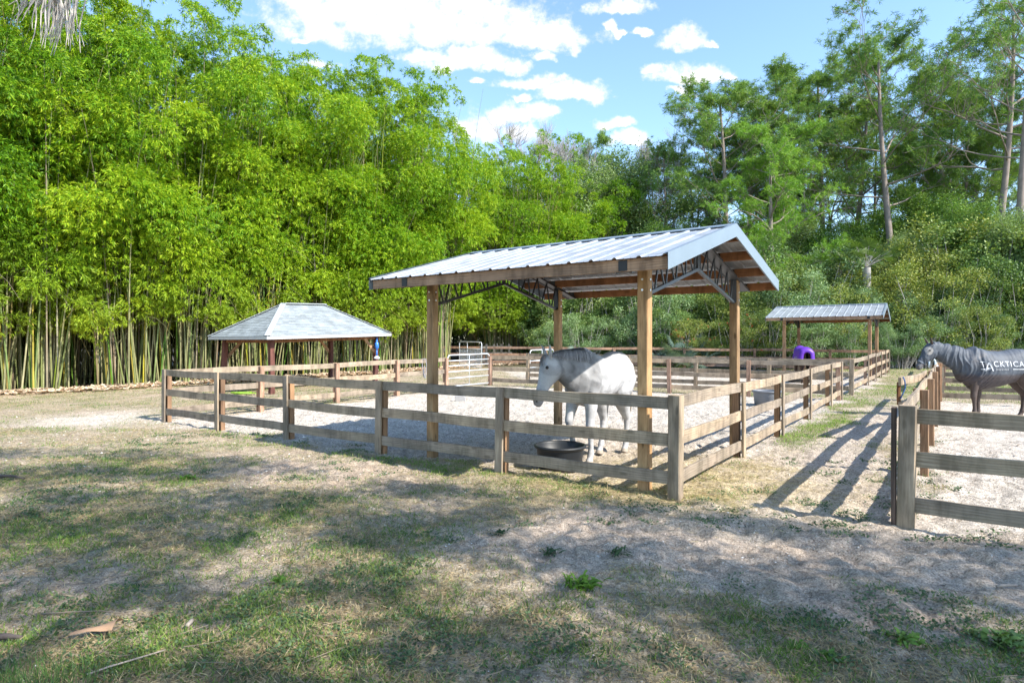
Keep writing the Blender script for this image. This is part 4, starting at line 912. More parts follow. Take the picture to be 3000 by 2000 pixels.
# white plastic standpipe by the right-hand paddock post
sp_ = at(2740, 16.5); zb = float(rise(16.5)); g = Geo(); pts = [sp_ + Vector((0, 0, zb-.1)), sp_ + Vector((0, 0, zb+1.28))] + [sp_ + Vector((-.085 + .085*math.cos(a), 0, zb+1.28 + .085*math.sin(a))) for a in (.5, 1.0, 1.57, 2.1, 2.6, 3.14)] + [sp_ + Vector((-.17, 0, zb+1.13))]
pr = thing('standpipe', 'pale blue-white standpipe with hooked top beside a fence post', 'pipe', (sp_.x, sp_.y, zb)); g.tube(pts, .024, 10); link('pipe', g.mesh('pipe', simple('pale_pvc', (.62,.72,.80), .4), True), pr)
g = Geo(); g.tube([sp_ + Vector((-.05, -.02, zb+1.15)), sp_ + Vector((.06, -.02, zb+1.15))], .02, 8); g.tube([sp_ + Vector((.05,-.02,zb+1.11)), sp_ + Vector((.05,-.02,zb+1.2))], .014, 6); link('tap', g.mesh('tap', M_GALV, True), pr)

# ------------------------------------------------------------------ horses
#<HORSES>
def loft_path(G, pts, ry, rx, side=Vector((0,1,0)), n=20, ups=None):
    """closed loft with elliptic rings: ry along 'side', rx across it"""
    pts = [Vector(p) for p in pts]; k = len(pts); V = []; Fs = []
    for i, p in enumerate(pts):
        T = (pts[min(i+1, k-1)] - pts[max(i-1, 0)]).normalized()
        if ups is not None: U_ = Vector(ups[i]).normalized(); S_ = side - U_*side.dot(U_); S_.normalize()
        else: S_ = (side - T*side.dot(T)).normalized(); U_ = T.cross(S_)
        for j in range(n): a = 2*math.pi*j/n; V.append(p + S_*math.cos(a)*ry[i] + U_*math.sin(a)*rx[i])
    for i in range(k-1):
        for j in range(n): j2 = (j+1) % n; Fs.append((i*n+j, i*n+j2, (i+1)*n+j2, (i+1)*n+j))
    V += [pts[0], pts[-1]]; c0, c1 = len(V)-2, len(V)-1
    for j in range(n): j2 = (j+1) % n; Fs.append((c0, j2, j)); Fs.append((c1, (k-1)*n+j, (k-1)*n+j2))
    G.add(V, Fs)
def remeshed(G, name, voxel, smooth=4, fac=.6):
    me = mesh_py(name, G.V, G.F); bm = bmesh.new(); bm.from_mesh(me); bmesh.ops.recalc_face_normals(bm, faces=bm.faces); bm.to_mesh(me); bm.free()
    o = bpy.data.objects.new(name, me); C.objects.link(o); r = o.modifiers.new('r', 'REMESH'); r.mode = 'VOXEL'; r.voxel_size = voxel
    s_ = o.modifiers.new('s', 'SMOOTH'); s_.iterations = smooth; s_.factor = fac
    dg = bpy.context.evaluated_depsgraph_get(); ev = o.evaluated_get(dg); out = bpy.data.meshes.new_from_object(ev); bpy.data.objects.remove(o); out.name = name
    out.polygons.foreach_set('use_smooth', [True]*len(out.polygons)); return out
def vco(me):
    a = np.empty(len(me.vertices)*3, np.float32); me.vertices.foreach_get('co', a); return a.reshape(-1, 3)
def setcol(me, c):
    a = me.color_attributes.new('col', 'FLOAT_COLOR', 'POINT'); cc_ = np.ones((len(me.vertices), 4), np.float32); cc_[:, :3] = c; a.data.foreach_set('color', cc_.ravel())
def ribbons(lines, widths, across=None):
    V = []; Fs = []
    for pts, w in zip(lines, widths):
        k = len(pts); base = len(V)
        for i, p in enumerate(pts):
            T = (pts[min(i+1, k-1)] - pts[max(i-1, 0)]).normalized(); S_ = T.cross(across if across else Vector((0, 1, 0)))
            if S_.length < .1: S_ = T.cross(Vector((1, 0, 0)))
            S_.normalize(); ww = w*(1 - .8*(i/(k-1))**2); V += [p + S_*ww/2, p - S_*ww/2]
        for i in range(k-1): Fs.append((base+2*i, base+2*i+1, base+2*i+3, base+2*i+2))
    return V, Fs
def lerp1(xs, ys, x): return np.interp(x, xs, ys)
TORSO = [(-.93,1.26,.06,.10),(-.90,1.27,.15,.20),(-.82,1.30,.225,.28),(-.66,1.34,.275,.335),(-.45,1.36,.28,.325),(-.22,1.285,.295,.335),(.02,1.255,.31,.365),(.24,1.265,.29,.405),(.44,1.295,.245,.445),(.58,1.27,.225,.38),(.70,1.25,.19,.30),(.79,1.23,.12,.19),(.82,1.22,.05,.08)]
def head_parts(G, poll, d, yaw_side, L=.66, k=1.0):
    """head from the poll along d; returns frame"""
    d = Vector(d).normalized(); s = (Vector(yaw_side) - d*Vector(yaw_side).dot(d)).normalized(); n = s.cross(d); 
    if n.z < 0 and abs(n.z) > .2: n = -n
    st = [(-.05,.00,.055,.07),(0,-.035,.082,.115),(.10,-.055,.100,.150),(.20,-.062,.105,.160),(.32,-.055,.092,.145),(.44,-.040,.072,.110),(.56,-.030,.058,.086),(.70,-.026,.052,.074),(.82,-.024,.056,.072),(.92,-.026,.056,.066),(.985,-.034,.040,.045),(1.0,-.036,.015,.018)]
    pts = [Vector(poll) + d*t*L + n*o*k for (t, o, a, b) in st]
    loft_path(G, pts, [a*k for (_, _, a, b) in st], [b*k for (_, _, a, b) in st], s, 24, [n]*len(st))
    # jowl, brow, lips
    for sg in (-1, 1):
        c = Vector(poll) + d*.24*L - n*.09*k + s*.045*k*sg; loft_path(G, [c - d*.09, c - d*.05, c, c + d*.06, c + d*.10], [.01,.035,.045,.032,.01], [.02,.06,.075,.055,.02], s, 14)
        c = Vector(poll) + d*.22*L + n*.055*k + s*.072*k*sg; loft_path(G, [c - d*.06, c - d*.03, c, c + d*.035, c + d*.06], [.005,.018,.024,.016,.004], [.01,.022,.028,.02,.006], s, 10)
    return d, s, n
def ears(G, poll, d, s, n, L=.66, up=(0,0,1), spread=.35, k=1.0, fwd=(0,0,0)):
    for sg in (-1, 1):
        b = Vector(poll) + s*sg*.060*k + n*.03 - d*.01; dr = (Vector(up) + s*sg*spread + Vector(fwd)).normalized()
        pts = [b - dr*.03, b + dr*.02, b + dr*.075, b + dr*.135, b + dr*.19, b + dr*.225]; loft_path(G, pts, [.028,.036,.046,.038,.022,.004], [.022,.024,.022,.018,.011,.004], s, 12)
def leg(G, pts, rs, n=16): loft_path(G, pts, [r for r in rs], [r*1.12 for r in rs], Vector((0,1,0)), n)
FR = [.13,.112,.090,.066,.064,.045,.039,.040,.052,.044,.054,.068,.070]
def foreleg(G, x, y, knee_dx=0.0, z0=0.0):
    leg(G, [(x-.02,y*.75,1.16),(x-.01,y*.9,1.00),(x,y,.84),(x+.01+knee_dx,y,.66),(x+.02+knee_dx,y,.54),(x+.015,y,.45),(x+.01,y,.34),(x+.005,y,.24),(x+.01,y,.165),(x+.035,y,.105),(x+.05,y,.07),(x+.065,y,.02),(x+.07,y,0)], FR)
def hindleg(G, x, y, fwd=0.0):
    leg(G, [(x+.22,y*.8,1.22),(x+.20+fwd*.3,y*.95,1.05),(x+.13+fwd*.5,y,.86),(x+.02+fwd*.7,y,.68),(x-.06+fwd*.85,y,.56),(x-.05+fwd*.9,y,.46),(x-.04+fwd*.95,y,.34),(x-.03+fwd,y,.24),(x-.02+fwd,y,.165),(x+.01+fwd,y,.105),(x+.03+fwd,y,.07),(x+.045+fwd,y,.02),(x+.05+fwd,y,0)], [.19,.175,.13,.085,.064,.048,.040,.040,.052,.042,.050,.064,.066])
def ball(name, c, r, mat, parent, sc3=(1,1,1), frame=None):
    bm = bmesh.new(); bmesh.ops.create_uvsphere(bm, u_segments=16, v_segments=10, radius=r); me = bpy.data.meshes.new(name); bm.to_mesh(me); bm.free(); me.materials.append(mat); me.polygons.foreach_set('use_smooth', [True]*len(me.polygons))
    mt = Matrix.Translation(Vector(c)) @ (frame.to_4x4() if frame else Matrix.Identity(4)) @ Matrix.Diagonal((*sc3, 1)); o = bpy.data.objects.new(name, me); C.objects.link(o); o.parent = parent; o.matrix_basis = mt; return o
M_EYE = simple('horse_eye', (.012,.009,.008), .12, 0, .1); M_NOST = simple('nostril_dark', (.03,.025,.025), .7)
def local_child(name, me, root): o = bpy.data.objects.new(name, me); C.objects.link(o); o.parent = root; return o

# ---- grey horse under the shed
hd = math.atan2(-.80, -.60); h1 = thing('horse', 'grey horse with dark grey mane lowering its head toward the black tub', 'horse', (1.37, 9.43, gzf(1.37, 9.43)+.004), None, hd)
G1 = Geo(); loft_path(G1, [(x, 0, z) for (x, z, a, b) in TORSO], [a for (x, z, a, b) in TORSO], [b for (x, z, a, b) in TORSO], Vector((0,1,0)), 28, [(0,0,1)]*len(TORSO))
NK = [(.42,0,1.36,.21,.33,(-.15,0,1)),(.58,0,1.37,.19,.345,(-.2,0,1)),(.74,-.005,1.395,.155,.315,(-.2,0,1)),(.90,-.025,1.435,.125,.265,(-.15,0,1)),(1.05,-.05,1.48,.105,.21,(-.05,0,1)),(1.17,-.07,1.505,.095,.165,(.1,0,1)),(1.25,-.085,1.52,.08,.125,(.25,0,1))]
loft_path(G1, [(a[0],a[1],a[2]) for a in NK], [a[3] for a in NK], [a[4] for a in NK], Vector((0,1,0)), 26, [a[5] for a in NK])
poll1 = Vector((1.255, -.09, 1.595)); yaw = -.62; hf = Vector((math.cos(yaw), math.sin(yaw), 0)); hs = Vector((-math.sin(yaw), math.cos(yaw), 0))
d1 = (hf*.34 + Vector((0,0,-.94))).normalized(); d1, s1, n1_ = head_parts(G1, poll1, d1, hs, .70, 1.12)
if n1_.dot(hf) < 0: n1_ = -n1_
ears(G1, poll1, d1, s1, n1_, .68, (0,0,1), .55, 1.15, hf*.25)
foreleg(G1, .52, .155, .02)
leg(G1, [(.50,-.12,1.16),(.52,-.14,1.00),(.57,-.15,.86),(.63,-.15,.72),(.655,-.15,.645),(.64,-.15,.56),(.60,-.15,.46),(.555,-.15,.36),(.52,-.15,.27),(.50,-.15,.205),(.49,-.15,.165),(.485,-.15,.105),(.48,-.15,.085)], FR)
hindleg(G1, -.72, .10, -.02); hindleg(G1, -.66, -.16, .30)
for sg in (-1, 1):   # shoulder and haunch muscles
    loft_path(G1, [(.30,.17*sg,1.50),(.38,.20*sg,1.38),(.48,.215*sg,1.22),(.53,.19*sg,1.08),(.52,.16*sg,.98)], [.03,.06,.08,.08,.03], [.05,.12,.15,.13,.05], Vector((0,1,0)), 14)
    loft_path(G1, [(-.52,.14*sg,1.56),(-.60,.19*sg,1.42),(-.64,.20*sg,1.22),(-.58,.19*sg,1.05),(-.50,.17*sg,.95)], [.04,.09,.11,.09,.03], [.08,.17,.20,.15,.05], Vector((0,1,0)), 14)
me = remeshed(G1, 'horse', .0125, 5)
co = vco(me); P3 = co.astype(float); base = np.tile(np.array([.46,.455,.46]), (len(co), 1))
dn = vnoise(P3[:,0]*1.0+P3[:,1]*.7, P3[:,2]+P3[:,1]*.5, 9, 5, 3)
front = sstep(.15, .55, P3[:,0])*(1-sstep(1.15, 1.3, P3[:,0]))*sstep(.95, 1.2, P3[:,2]); base = base*(1 - .22*sstep(.42, .62, vnoise(P3[:,0]+P3[:,1]*.7, P3[:,2]+P3[:,1]*.3, 13, 6, 3)))[:,None]; base = base*(1 - (front*(.26+.62*dn))[:,None]) 
topd = sstep(1.5, 1.66, P3[:,2])*(P3[:,0] < .6); base *= (1 - .22*topd)[:,None]
tm = (P3 - np.array(poll1)) @ np.array(d1); inhead = (P3[:,0] > 1.12) & (tm > -.05)
mz = np.where(inhead, sstep(.52, .66, tm), 0)[:,None]; base = base*(1-mz*.55) + np.array([.26,.23,.24])*mz*.55
base = base*(1 - np.where(inhead, .12, 0)[:,None])
kn = (sstep(.62,.52,P3[:,2])*.25)[:,None]; base = base*(1-kn) + np.array([.38,.37,.37])*kn
hf_ = (P3[:,2] < .075)[:,None]; base = np.where(hf_ & (P3[:,0] < .9)[:,None], np.array([.34,.29,.24]), base)
setcol(me, base)
def fleck(t, c, pos):
    v = N(t, 'ShaderNodeTexVoronoi', inp={'Scale': 75.0}); t.links.new(pos, v.inputs['Vector']); f = ramp(t, v.outputs['Distance'], [(.16, (1,1,1)), (.28, (0,0,0))]); n_ = noise(t, pos, 5, 3, .6); mm = MX(t)
    return mixrgb(t, mm('MULTIPLY', mm('MULTIPLY', f, .9), n_), c, (.22,.20,.20))
M_COAT = vcol('grey_coat', .62, .25, (6, 60), (.08, .06), (.25, .004), fleck); me.materials.append(M_COAT); local_child('body', me, h1)
for sg in (-1, 1):
    e = poll1 + d1*.205*.68 + n1_*.042 + s1*.097*sg; ball('eye', e, .024, M_EYE, h1, (1, 1, 1))
    q = poll1 + d1*.915*.68 + n1_*.012 + s1*.050*sg; ball('nostril', q, .020, M_NOST, h1, (.7, .6, 1.25))
def hairs(n, seedv, crest, fall, wid, mat, name, root, side=1):
    rnd = random.Random(seedv); lines = []; ws = []
    for i in range(n): lines.append(fall(rnd)); ws.append(rnd.uniform(*wid))
    V, Fs = ribbons(lines, ws); return local_child(name, mesh_py(name, V, Fs, mat), root)
M_MANE = island('dark_grey_mane', [(0, (.16,.16,.17)), (.4, (.28,.28,.30)), (.8, (.42,.42,.44)), (1, (.58,.56,.54))], .5, .15)
xs = [a[0] for a in NK]
def mane_line(rnd):
    x0 = rnd.uniform(.48, 1.24); cy = lerp1(xs, [a[1] for a in NK], x0); cz = lerp1(xs, [a[2] for a in NK], x0); ry_ = lerp1(xs, [a[3] for a in NK], x0); rz_ = lerp1(xs, [a[4] for a in NK], x0)
    a1_ = rnd.uniform(.42, .95)*(1 if x0 > .55 else 1.15); pts = []; lean = rnd.uniform(-.05, .10)
    for k in range(6):
        a = math.pi/2 + .12 - (math.pi/2 + .10 - a1_)*k/5; o_ = .012 + .016*math.sin(k*.7) + rnd.uniform(0,.004)
        pts.append(Vector((x0 - .12*(math.sin(a)-0)*.2 + lean*k/5, cy + math.cos(a)*(ry_+o_), cz + math.sin(a)*(rz_+o_) + .004)))
    return pts
hairs(900, 3, None, mane_line, (.010, .022), M_MANE, 'mane', h1)
def forelock(rnd):
    a = rnd.uniform(-.04, .04); p = poll1 + n1_*.10 + s1*a - d1*.03; return [p, p + d1*.05 + n1_*.02 + s1*a*.3, p + d1*.12 + n1_*.012 + s1*a*.8, p + d1*(.12+rnd.uniform(.02,.08)) + s1*a]
hairs(60, 4, None, forelock, (.006, .012), M_MANE, 'forelock', h1)
M_TAIL = island('pale_brown_tail', [(0, (.20,.16,.12)), (.5, (.36,.31,.26)), (1, (.55,.52,.48))], .55, .15)
def tail_line(rnd):
    y = rnd.uniform(-.05, .05); e = rnd.uniform(.45, .75); return [Vector((-.90+rnd.uniform(-.02,.02), y*.5, 1.50)), Vector((-1.0, y, 1.40)), Vector((-1.03+rnd.uniform(-.03,.03), y*1.6, 1.1)), Vector((-1.0+rnd.uniform(-.05,.05), y*2, .85)), Vector((-.97, y*1.5, e))]
hairs(220, 5, None, tail_line, (.014, .03), M_TAIL, 'tail', h1)

# ---- dark horse in a charcoal fly rug
h2o = at(2846, 14.5); h2 = thing('horse', 'dark horse in charcoal hooded fly rug with white lettering', 'horse', (h2o.x + .46, 14.5, gzf(h2o.x, 14.5)+.004), None, math.pi)
G2 = Geo(); T2 = [(x*1.17 if x < 0 else x, z+.0, a, b) for (x, z, a, b) in TORSO]
loft_path(G2, [(x, 0, z) for (x, z, a, b) in T2], [a for (x, z, a, b) in T2], [b*.94 for (x, z, a, b) in T2], Vector((0,1,0)), 28, [(0,0,1)]*len(T2))
NK2 = [(.40,0,1.30,.20,.34,(-.3,0,1)),(.58,0,1.34,.18,.33,(-.4,0,1)),(.76,0,1.42,.145,.275,(-.45,0,1)),(.94,0,1.51,.115,.225,(-.45,0,1)),(1.12,0,1.59,.10,.19,(-.35,0,1)),(1.28,0,1.655,.092,.16,(-.2,0,1)),(1.40,0,1.69,.085,.13,(0,0,1))]
loft_path(G2, [(a[0],a[1],a[2]) for a in NK2], [a[3] for a in NK2], [a[4] for a in NK2], Vector((0,1,0)), 26, [a[5] for a in NK2])
poll2 = Vector((1.44, 0, 1.755)); d2 = Vector((.55, 0, -.83)).normalized(); _, s2_, n2_ = head_parts(G2, poll2, d2, Vector((0,1,0)), .66, 1.05)
if n2_.x < 0: n2_ = -n2_
ears(G2, poll2, d2, s2_, n2_, .66, (0,0,1), .30, 1.0, Vector((.35,0,0)))
foreleg(G2, .47, .12, .01); foreleg(G2, .18, -.14, -.01); hindleg(G2, -.86, .15, 0); hindleg(G2, -.84, -.15, -.04)
me = remeshed(G2, 'horse', .015, 5); co = vco(me).astype(float); c_ = np.tile(np.array([.075,.055,.048]), (len(co), 1)); tm = (co - np.array(poll2)) @ np.array(d2)
mz = ((tm > .48) & (co[:,0] > 1.3))[:,None]; c_ = np.where(mz, np.array([.11,.105,.11]), c_); setcol(me, c_); me.materials.append(vcol('dark_coat', .55, .3, (8, 60), (.25, .15), (.2, .004))); local_child('body', me, h2)
GB = Geo(); inf = .022
TB = [(x, z, a+inf+(.02 if -.8 < x < .5 else 0), b+inf, ) for (x, z, a, b) in T2[:-1]]
TB = [(x, z - .075*(1 if -1.0 < x < .5 else .4), a, b*.94 + .08*(1 if -1.0 < x < .5 else .3)) for (x, z, a, b) in TB]
loft_path(GB, [(x, 0, z) for (x, z, a, b) in TB], [a for (x, z, a, b) in TB], [b for (x, z, a, b) in TB], Vector((0,1,0)), 30, [(0,0,1)]*len(TB))
loft_path(GB, [(a[0],a[1],a[2]) for a in NK2], [a[3]+inf for a in NK2], [a[4]+inf for a in NK2], Vector((0,1,0)), 28, [a[5] for a in NK2])
stt = [(-.05,.00,.055,.07),(0,-.035,.082,.115),(.10,-.055,.100,.150),(.20,-.062,.105,.160),(.32,-.055,.092,.145),(.44,-.040,.072,.110),(.56,-.030,.058,.086),(.70,-.026,.052,.074),(.76,-.026,.052,.074)]
loft_path(GB, [poll2 + d2*t*.66 + n2_*o for (t, o, a, b) in stt], [(a+.014)*1.06 for (_, _, a, b) in stt], [(b+.014)*1.06 for (_, _, a, b) in stt], s2_, 24, [n2_]*len(stt))
rugm = remeshed(GB, 'fly_rug', .013, 3); co = vco(rugm).astype(float); nr = np.empty(len(co)*3, np.float32); rugm.vertices.foreach_get('normal', nr); nr = nr.reshape(-1, 3)
ax_ = co[:,0] + .30*co[:,2]; folds = np.abs(vnoise(ax_*1.0 + .08*np.sin(co[:,2]*7), co[:,2]*.16 + co[:,1]*.05, 11.0, 9, 2) - .5)*2
wt_ = sstep(.05, .5, co[:,0])*(1 - sstep(1.42, 1.55, co[:,0])) + .35*sstep(1.5, 1.6, co[:,0]) + .25
soft = vnoise(co[:,0]*.8 + co[:,2]*.5, co[:,2] - co[:,0]*.5, 6, 12, 3) - .5
co2 = co + nr*((.5-folds)*.055*wt_ + soft*.02*(wt_ > .2))[:,None]
rugm.vertices.foreach_set('co', co2.astype(np.float32).ravel()); rugm.update()
cr = .85*np.tile(np.array([.085,.098,.120]), (len(co), 1)); low = sstep(1.12, 1.02, co[:,2])*(co[:,0] < .9); cr = cr*(1-low[:,None]) + np.array([.070,.058,.060])*low[:,None]
sh_ = np.exp(-(((co[:,0]-.42)/.16)**2 + ((co[:,2]-1.42)/.12)**2))*(vnoise(co[:,0], co[:,2], 14, 4, 3) > .48); cr = cr*(1-.6*sh_[:,None]) + np.array([.24,.21,.19])*.6*sh_[:,None]
ey = poll2 + d2*.24*.66 + n2_*.03; de = np.sqrt(((co[:,0]-ey.x)/.085)**2 + ((co[:,2]-ey.z)/.105)**2); er = sstep(1.0, .85, de)[:,None]; cr = cr*(1-er) + np.array([.30,.285,.27])*er
bd = np.exp(-((((co - np.array(poll2)) @ np.array(d2))-.47)/.012)**2)*(co[:,0] > 1.4); cr = cr*(1+1.2*bd[:,None]); setcol(rugm, cr)
M_RUG = vcol('rug_mesh_fabric', .62, .3, (10, 160), (.14, .12), (.3, .004)); rugm.materials.append(M_RUG); rug = local_child('fly_rug', rugm, h2)
for sg in (-1, 1):
    ball('eye', ey + s2_*.122*sg + Vector((0,0,.012)), .021, M_EYE, h2, (1.4, .7, .8)); ball('nostril', poll2 + d2*.905*.66 + n2_*.012 + s2_*.050*sg, .021, M_NOST, h2, (.8, .6, 1.2))
# lettering laid on the rug's left side
bvh = BVHTree.FromPolygons([tuple(v) for v in co2], [tuple(p.vertices) for p in rugm.polygons])
M_LET = simple('white_lettering', (.52,.53,.55), .7, 0, .1)
def lettering(txt, size, x0, z0, sgn=1, stretch=1.0, space=1.0):
    cu = bpy.data.curves.new('t', 'FONT'); cu.body = txt; cu.size = size; cu.resolution_u = 3; cu.space_character = space; cu.offset = .0
    o = bpy.data.objects.new('t', cu); C.objects.link(o); dg = bpy.context.evaluated_depsgraph_get(); me = bpy.data.meshes.new_from_object(o.evaluated_get(dg)); bpy.data.objects.remove(o)
    bm = bmesh.new(); bm.from_mesh(me); bmesh.ops.triangulate(bm, faces=bm.faces)
    for _ in range(2): bmesh.ops.subdivide_edges(bm, edges=[e for e in bm.edges if e.calc_length() > .03], cuts=1); bmesh.ops.triangulate(bm, faces=bm.faces)
    bm.to_mesh(me); bm.free(); return vco(me).astype(float)*np.array([stretch, 1, 1]), [tuple(p.vertices) for p in me.polygons]
def on_rug(V, Fs, x0, z0, out):
    o = len(out[0])
    for v in V:
        x = x0 - v[0]; z = z0 + v[1]; hit = bvh.ray_cast(Vector((x, 1.5, z)), Vector((0, -1, 0)))
        y_ = hit[0].y if hit[0] is not None else .3
        out[0].append((x, y_ + .006, z))
    out[1].extend([tuple(i+o for i in f) for f in Fs])
out = ([], [])
def wx(px): return (h2o.x + .46) - ((px-1500)/F*14.22)
def wz(py): return H - (py-1000)/F*14.22 - gzf(h2o.x, 14.5)
V, Fs = lettering('T', .19, 0, 0); on_rug(V*np.array([1.0,.95,1]), Fs, wx(2870), wz(1074.5), out)
V, Fs = lettering('A', .30, 0, 0); on_rug(V*np.array([1.0,1.0,1]), Fs, wx(2881), wz(1087), out)
V, Fs = lettering('CKTICAL', .185, 0, 0, 1, 1, 1.16); on_rug(V, Fs, wx(2904.5), wz(1074), out)
V, Fs = lettering('EQUINE', .058, 0, 0, 1, 1, 1.6); on_rug(V, Fs, wx(2912), wz(1084.5), out)
def strip(x0, x1, z0, h):
    n = 14; V = []; Fs = []
    for i in range(n+1): V += [(i/n*(x0-x1), 0), (i/n*(x0-x1), h)]
    for i in range(n): Fs.append((2*i, 2*i+2, 2*i+3, 2*i+1))
    on_rug(V, Fs, x0, z0, out)
strip(wx(2873), wx(2896), wz(1083), .022); strip(wx(2962), wx(3012), wz(1083), .022)
local_child('lettering', mesh_py('lettering', out[0], out[1], M_LET), h2)
def tail2(rnd):
    y = rnd.uniform(-.05, .05); return [Vector((-.92, y*.5, 1.42)), Vector((-1.0, y, 1.3)), Vector((-1.02, y*1.5, 1.0)), Vector((-1.0, y*2, rnd.uniform(.45,.7)))]
hairs(160, 8, None, tail2, (.014, .03), M_MANE, 'tail', h2)

# ---- purple-rugged horse under the far shelter, seen from behind
p3 = at(2350, 25.4); h3 = thing('horse', 'brown horse under a purple rug, seen from behind beneath the far shelter', 'horse', (p3.x, 25.4, float(rise(25.4))+.01), None, math.radians(76), .88)
G3 = Geo(); loft_path(G3, [(x, 0, z) for (x, z, a, b) in TORSO], [a for (x, z, a, b) in TORSO], [b for (x, z, a, b) in TORSO], Vector((0,1,0)), 24, [(0,0,1)]*len(TORSO))
nk3 = [(.45,0,1.32,.2,.34,(-.3,0,1)),(.75,0,1.30,.15,.27,(0,0,1)),(1.05,0,1.20,.11,.20,(.4,0,1)),(1.28,0,1.05,.09,.15,(.7,0,1))]
loft_path(G3, [(a[0],a[1],a[2]) for a in nk3], [a[3] for a in nk3], [a[4] for a in nk3], Vector((0,1,0)), 20, [a[5] for a in nk3])
pl3 = Vector((1.34, 0, 1.08)); d3, s3, n3_ = head_parts(G3, pl3, Vector((.35, 0, -.9)), Vector((0,1,0)), .64, 1.0); ears(G3, pl3, d3, s3, n3_, .64, (.4,0,.9), .4)
foreleg(G3, .52, .15); foreleg(G3, .46, -.15); hindleg(G3, -.72, .15, 0); hindleg(G3, -.66, -.16, .06)
me = remeshed(G3, 'horse', .02, 4); co = vco(me).astype(float); setcol(me, np.where((co[:,2] < .5)[:,None], np.array([.04,.025,.02]), np.array([.07,.035,.022]))); me.materials.append(vcol('brown_coat', .5, .3, (8, 60), (.2, .1), (.1, .003))); local_child('body', me, h3)
V = []; Fs = []; sts = [(-1.02, .12), (-.96, .05), (-.86, 0), (-.66, 0), (-.4, 0), (-.1, 0), (.2, 0), (.45, 0), (.68, 0)]; nj = 23
for i, (x, dz) in enumerate(sts):
    cz = lerp1([t[0] for t in TORSO], [t[1] for t in TORSO], max(x, -.82)); rr_ = lerp1([t[0] for t in TORSO], [t[2] for t in TORSO], max(x, -.7)); rv = lerp1([t[0] for t in TORSO], [t[3] for t in TORSO], max(x, -.7))
    for j in range(nj):
        a = math.pi*(j/(nj-1))*1.0; yv = math.cos(a)*(rr_+.07+.015*math.sin(5*x+j)); zv = cz + max(0, math.sin(a))**.75*(rv+.03) - dz*.5
        tdn = abs(j-(nj-1)/2)/((nj-1)/2); zv = zv - sstep(.82, 1, tdn)*.38; yv *= 1 + .10*float(sstep(.8, 1, tdn)); sh0 = .45 if i == 0 else 1.0; V.append((x, float(yv)*sh0, float(cz + (zv-cz)*(.5 if i == 0 and zv > cz else 1.0))))
for i in range(len(sts)-1):
    for j in range(nj-1): Fs.append((i*nj+j, i*nj+j+1, (i+1)*nj+j+1, (i+1)*nj+j))
me = mesh_py('rug', V, Fs, simple('purple_rug', (.11,.022,.36), .5, 0, .2, 5), True); o = local_child('rug', me, h3); md = o.modifiers.new('t', 'SOLIDIFY'); md.thickness = .012
cu = bpy.data.curves.new('t', 'FONT'); cu.body = 'XTG L'; cu.size = .17; cu.resolution_u = 2; o = bpy.data.objects.new('t', cu); C.objects.link(o); me = bpy.data.meshes.new_from_object(o.evaluated_get(bpy.context.evaluated_depsgraph_get())); bpy.data.objects.remove(o)
cv = vco(me); nv = np.stack([-.80 + cv[:,0]*1.0, np.full(len(cv), .40), 1.12 + cv[:,1]*1.0], 1); nv[:,0] = -.15 - cv[:,0] if False else nv[:,0]
rb3 = BVHTree.FromPolygons(V, Fs)
nv[:,0] = -.22 - cv[:,0]
for i in range(len(nv)):
    hit = rb3.ray_cast(Vector((nv[i,0], 1.5, nv[i,2])), Vector((0,-1,0)))
    if hit[0] is not None: nv[i,1] = hit[0].y + .012
me.vertices.foreach_set('co', nv.astype(np.float32).ravel()); me.materials.clear(); me.materials.append(M_LET); local_child('lettering', me, h3)
hairs(140, 9, None, lambda r: [Vector((-.92, 0, 1.5)), Vector((-1.03, r.uniform(-.05,.05), 1.35)), Vector((-1.08, r.uniform(-.09,.09), 1.0)), Vector((-1.06, r.uniform(-.08,.08), r.uniform(.4,.7)))], (.02, .035), simple('black_tail', (.012,.012,.018), .5), 'tail', h3)
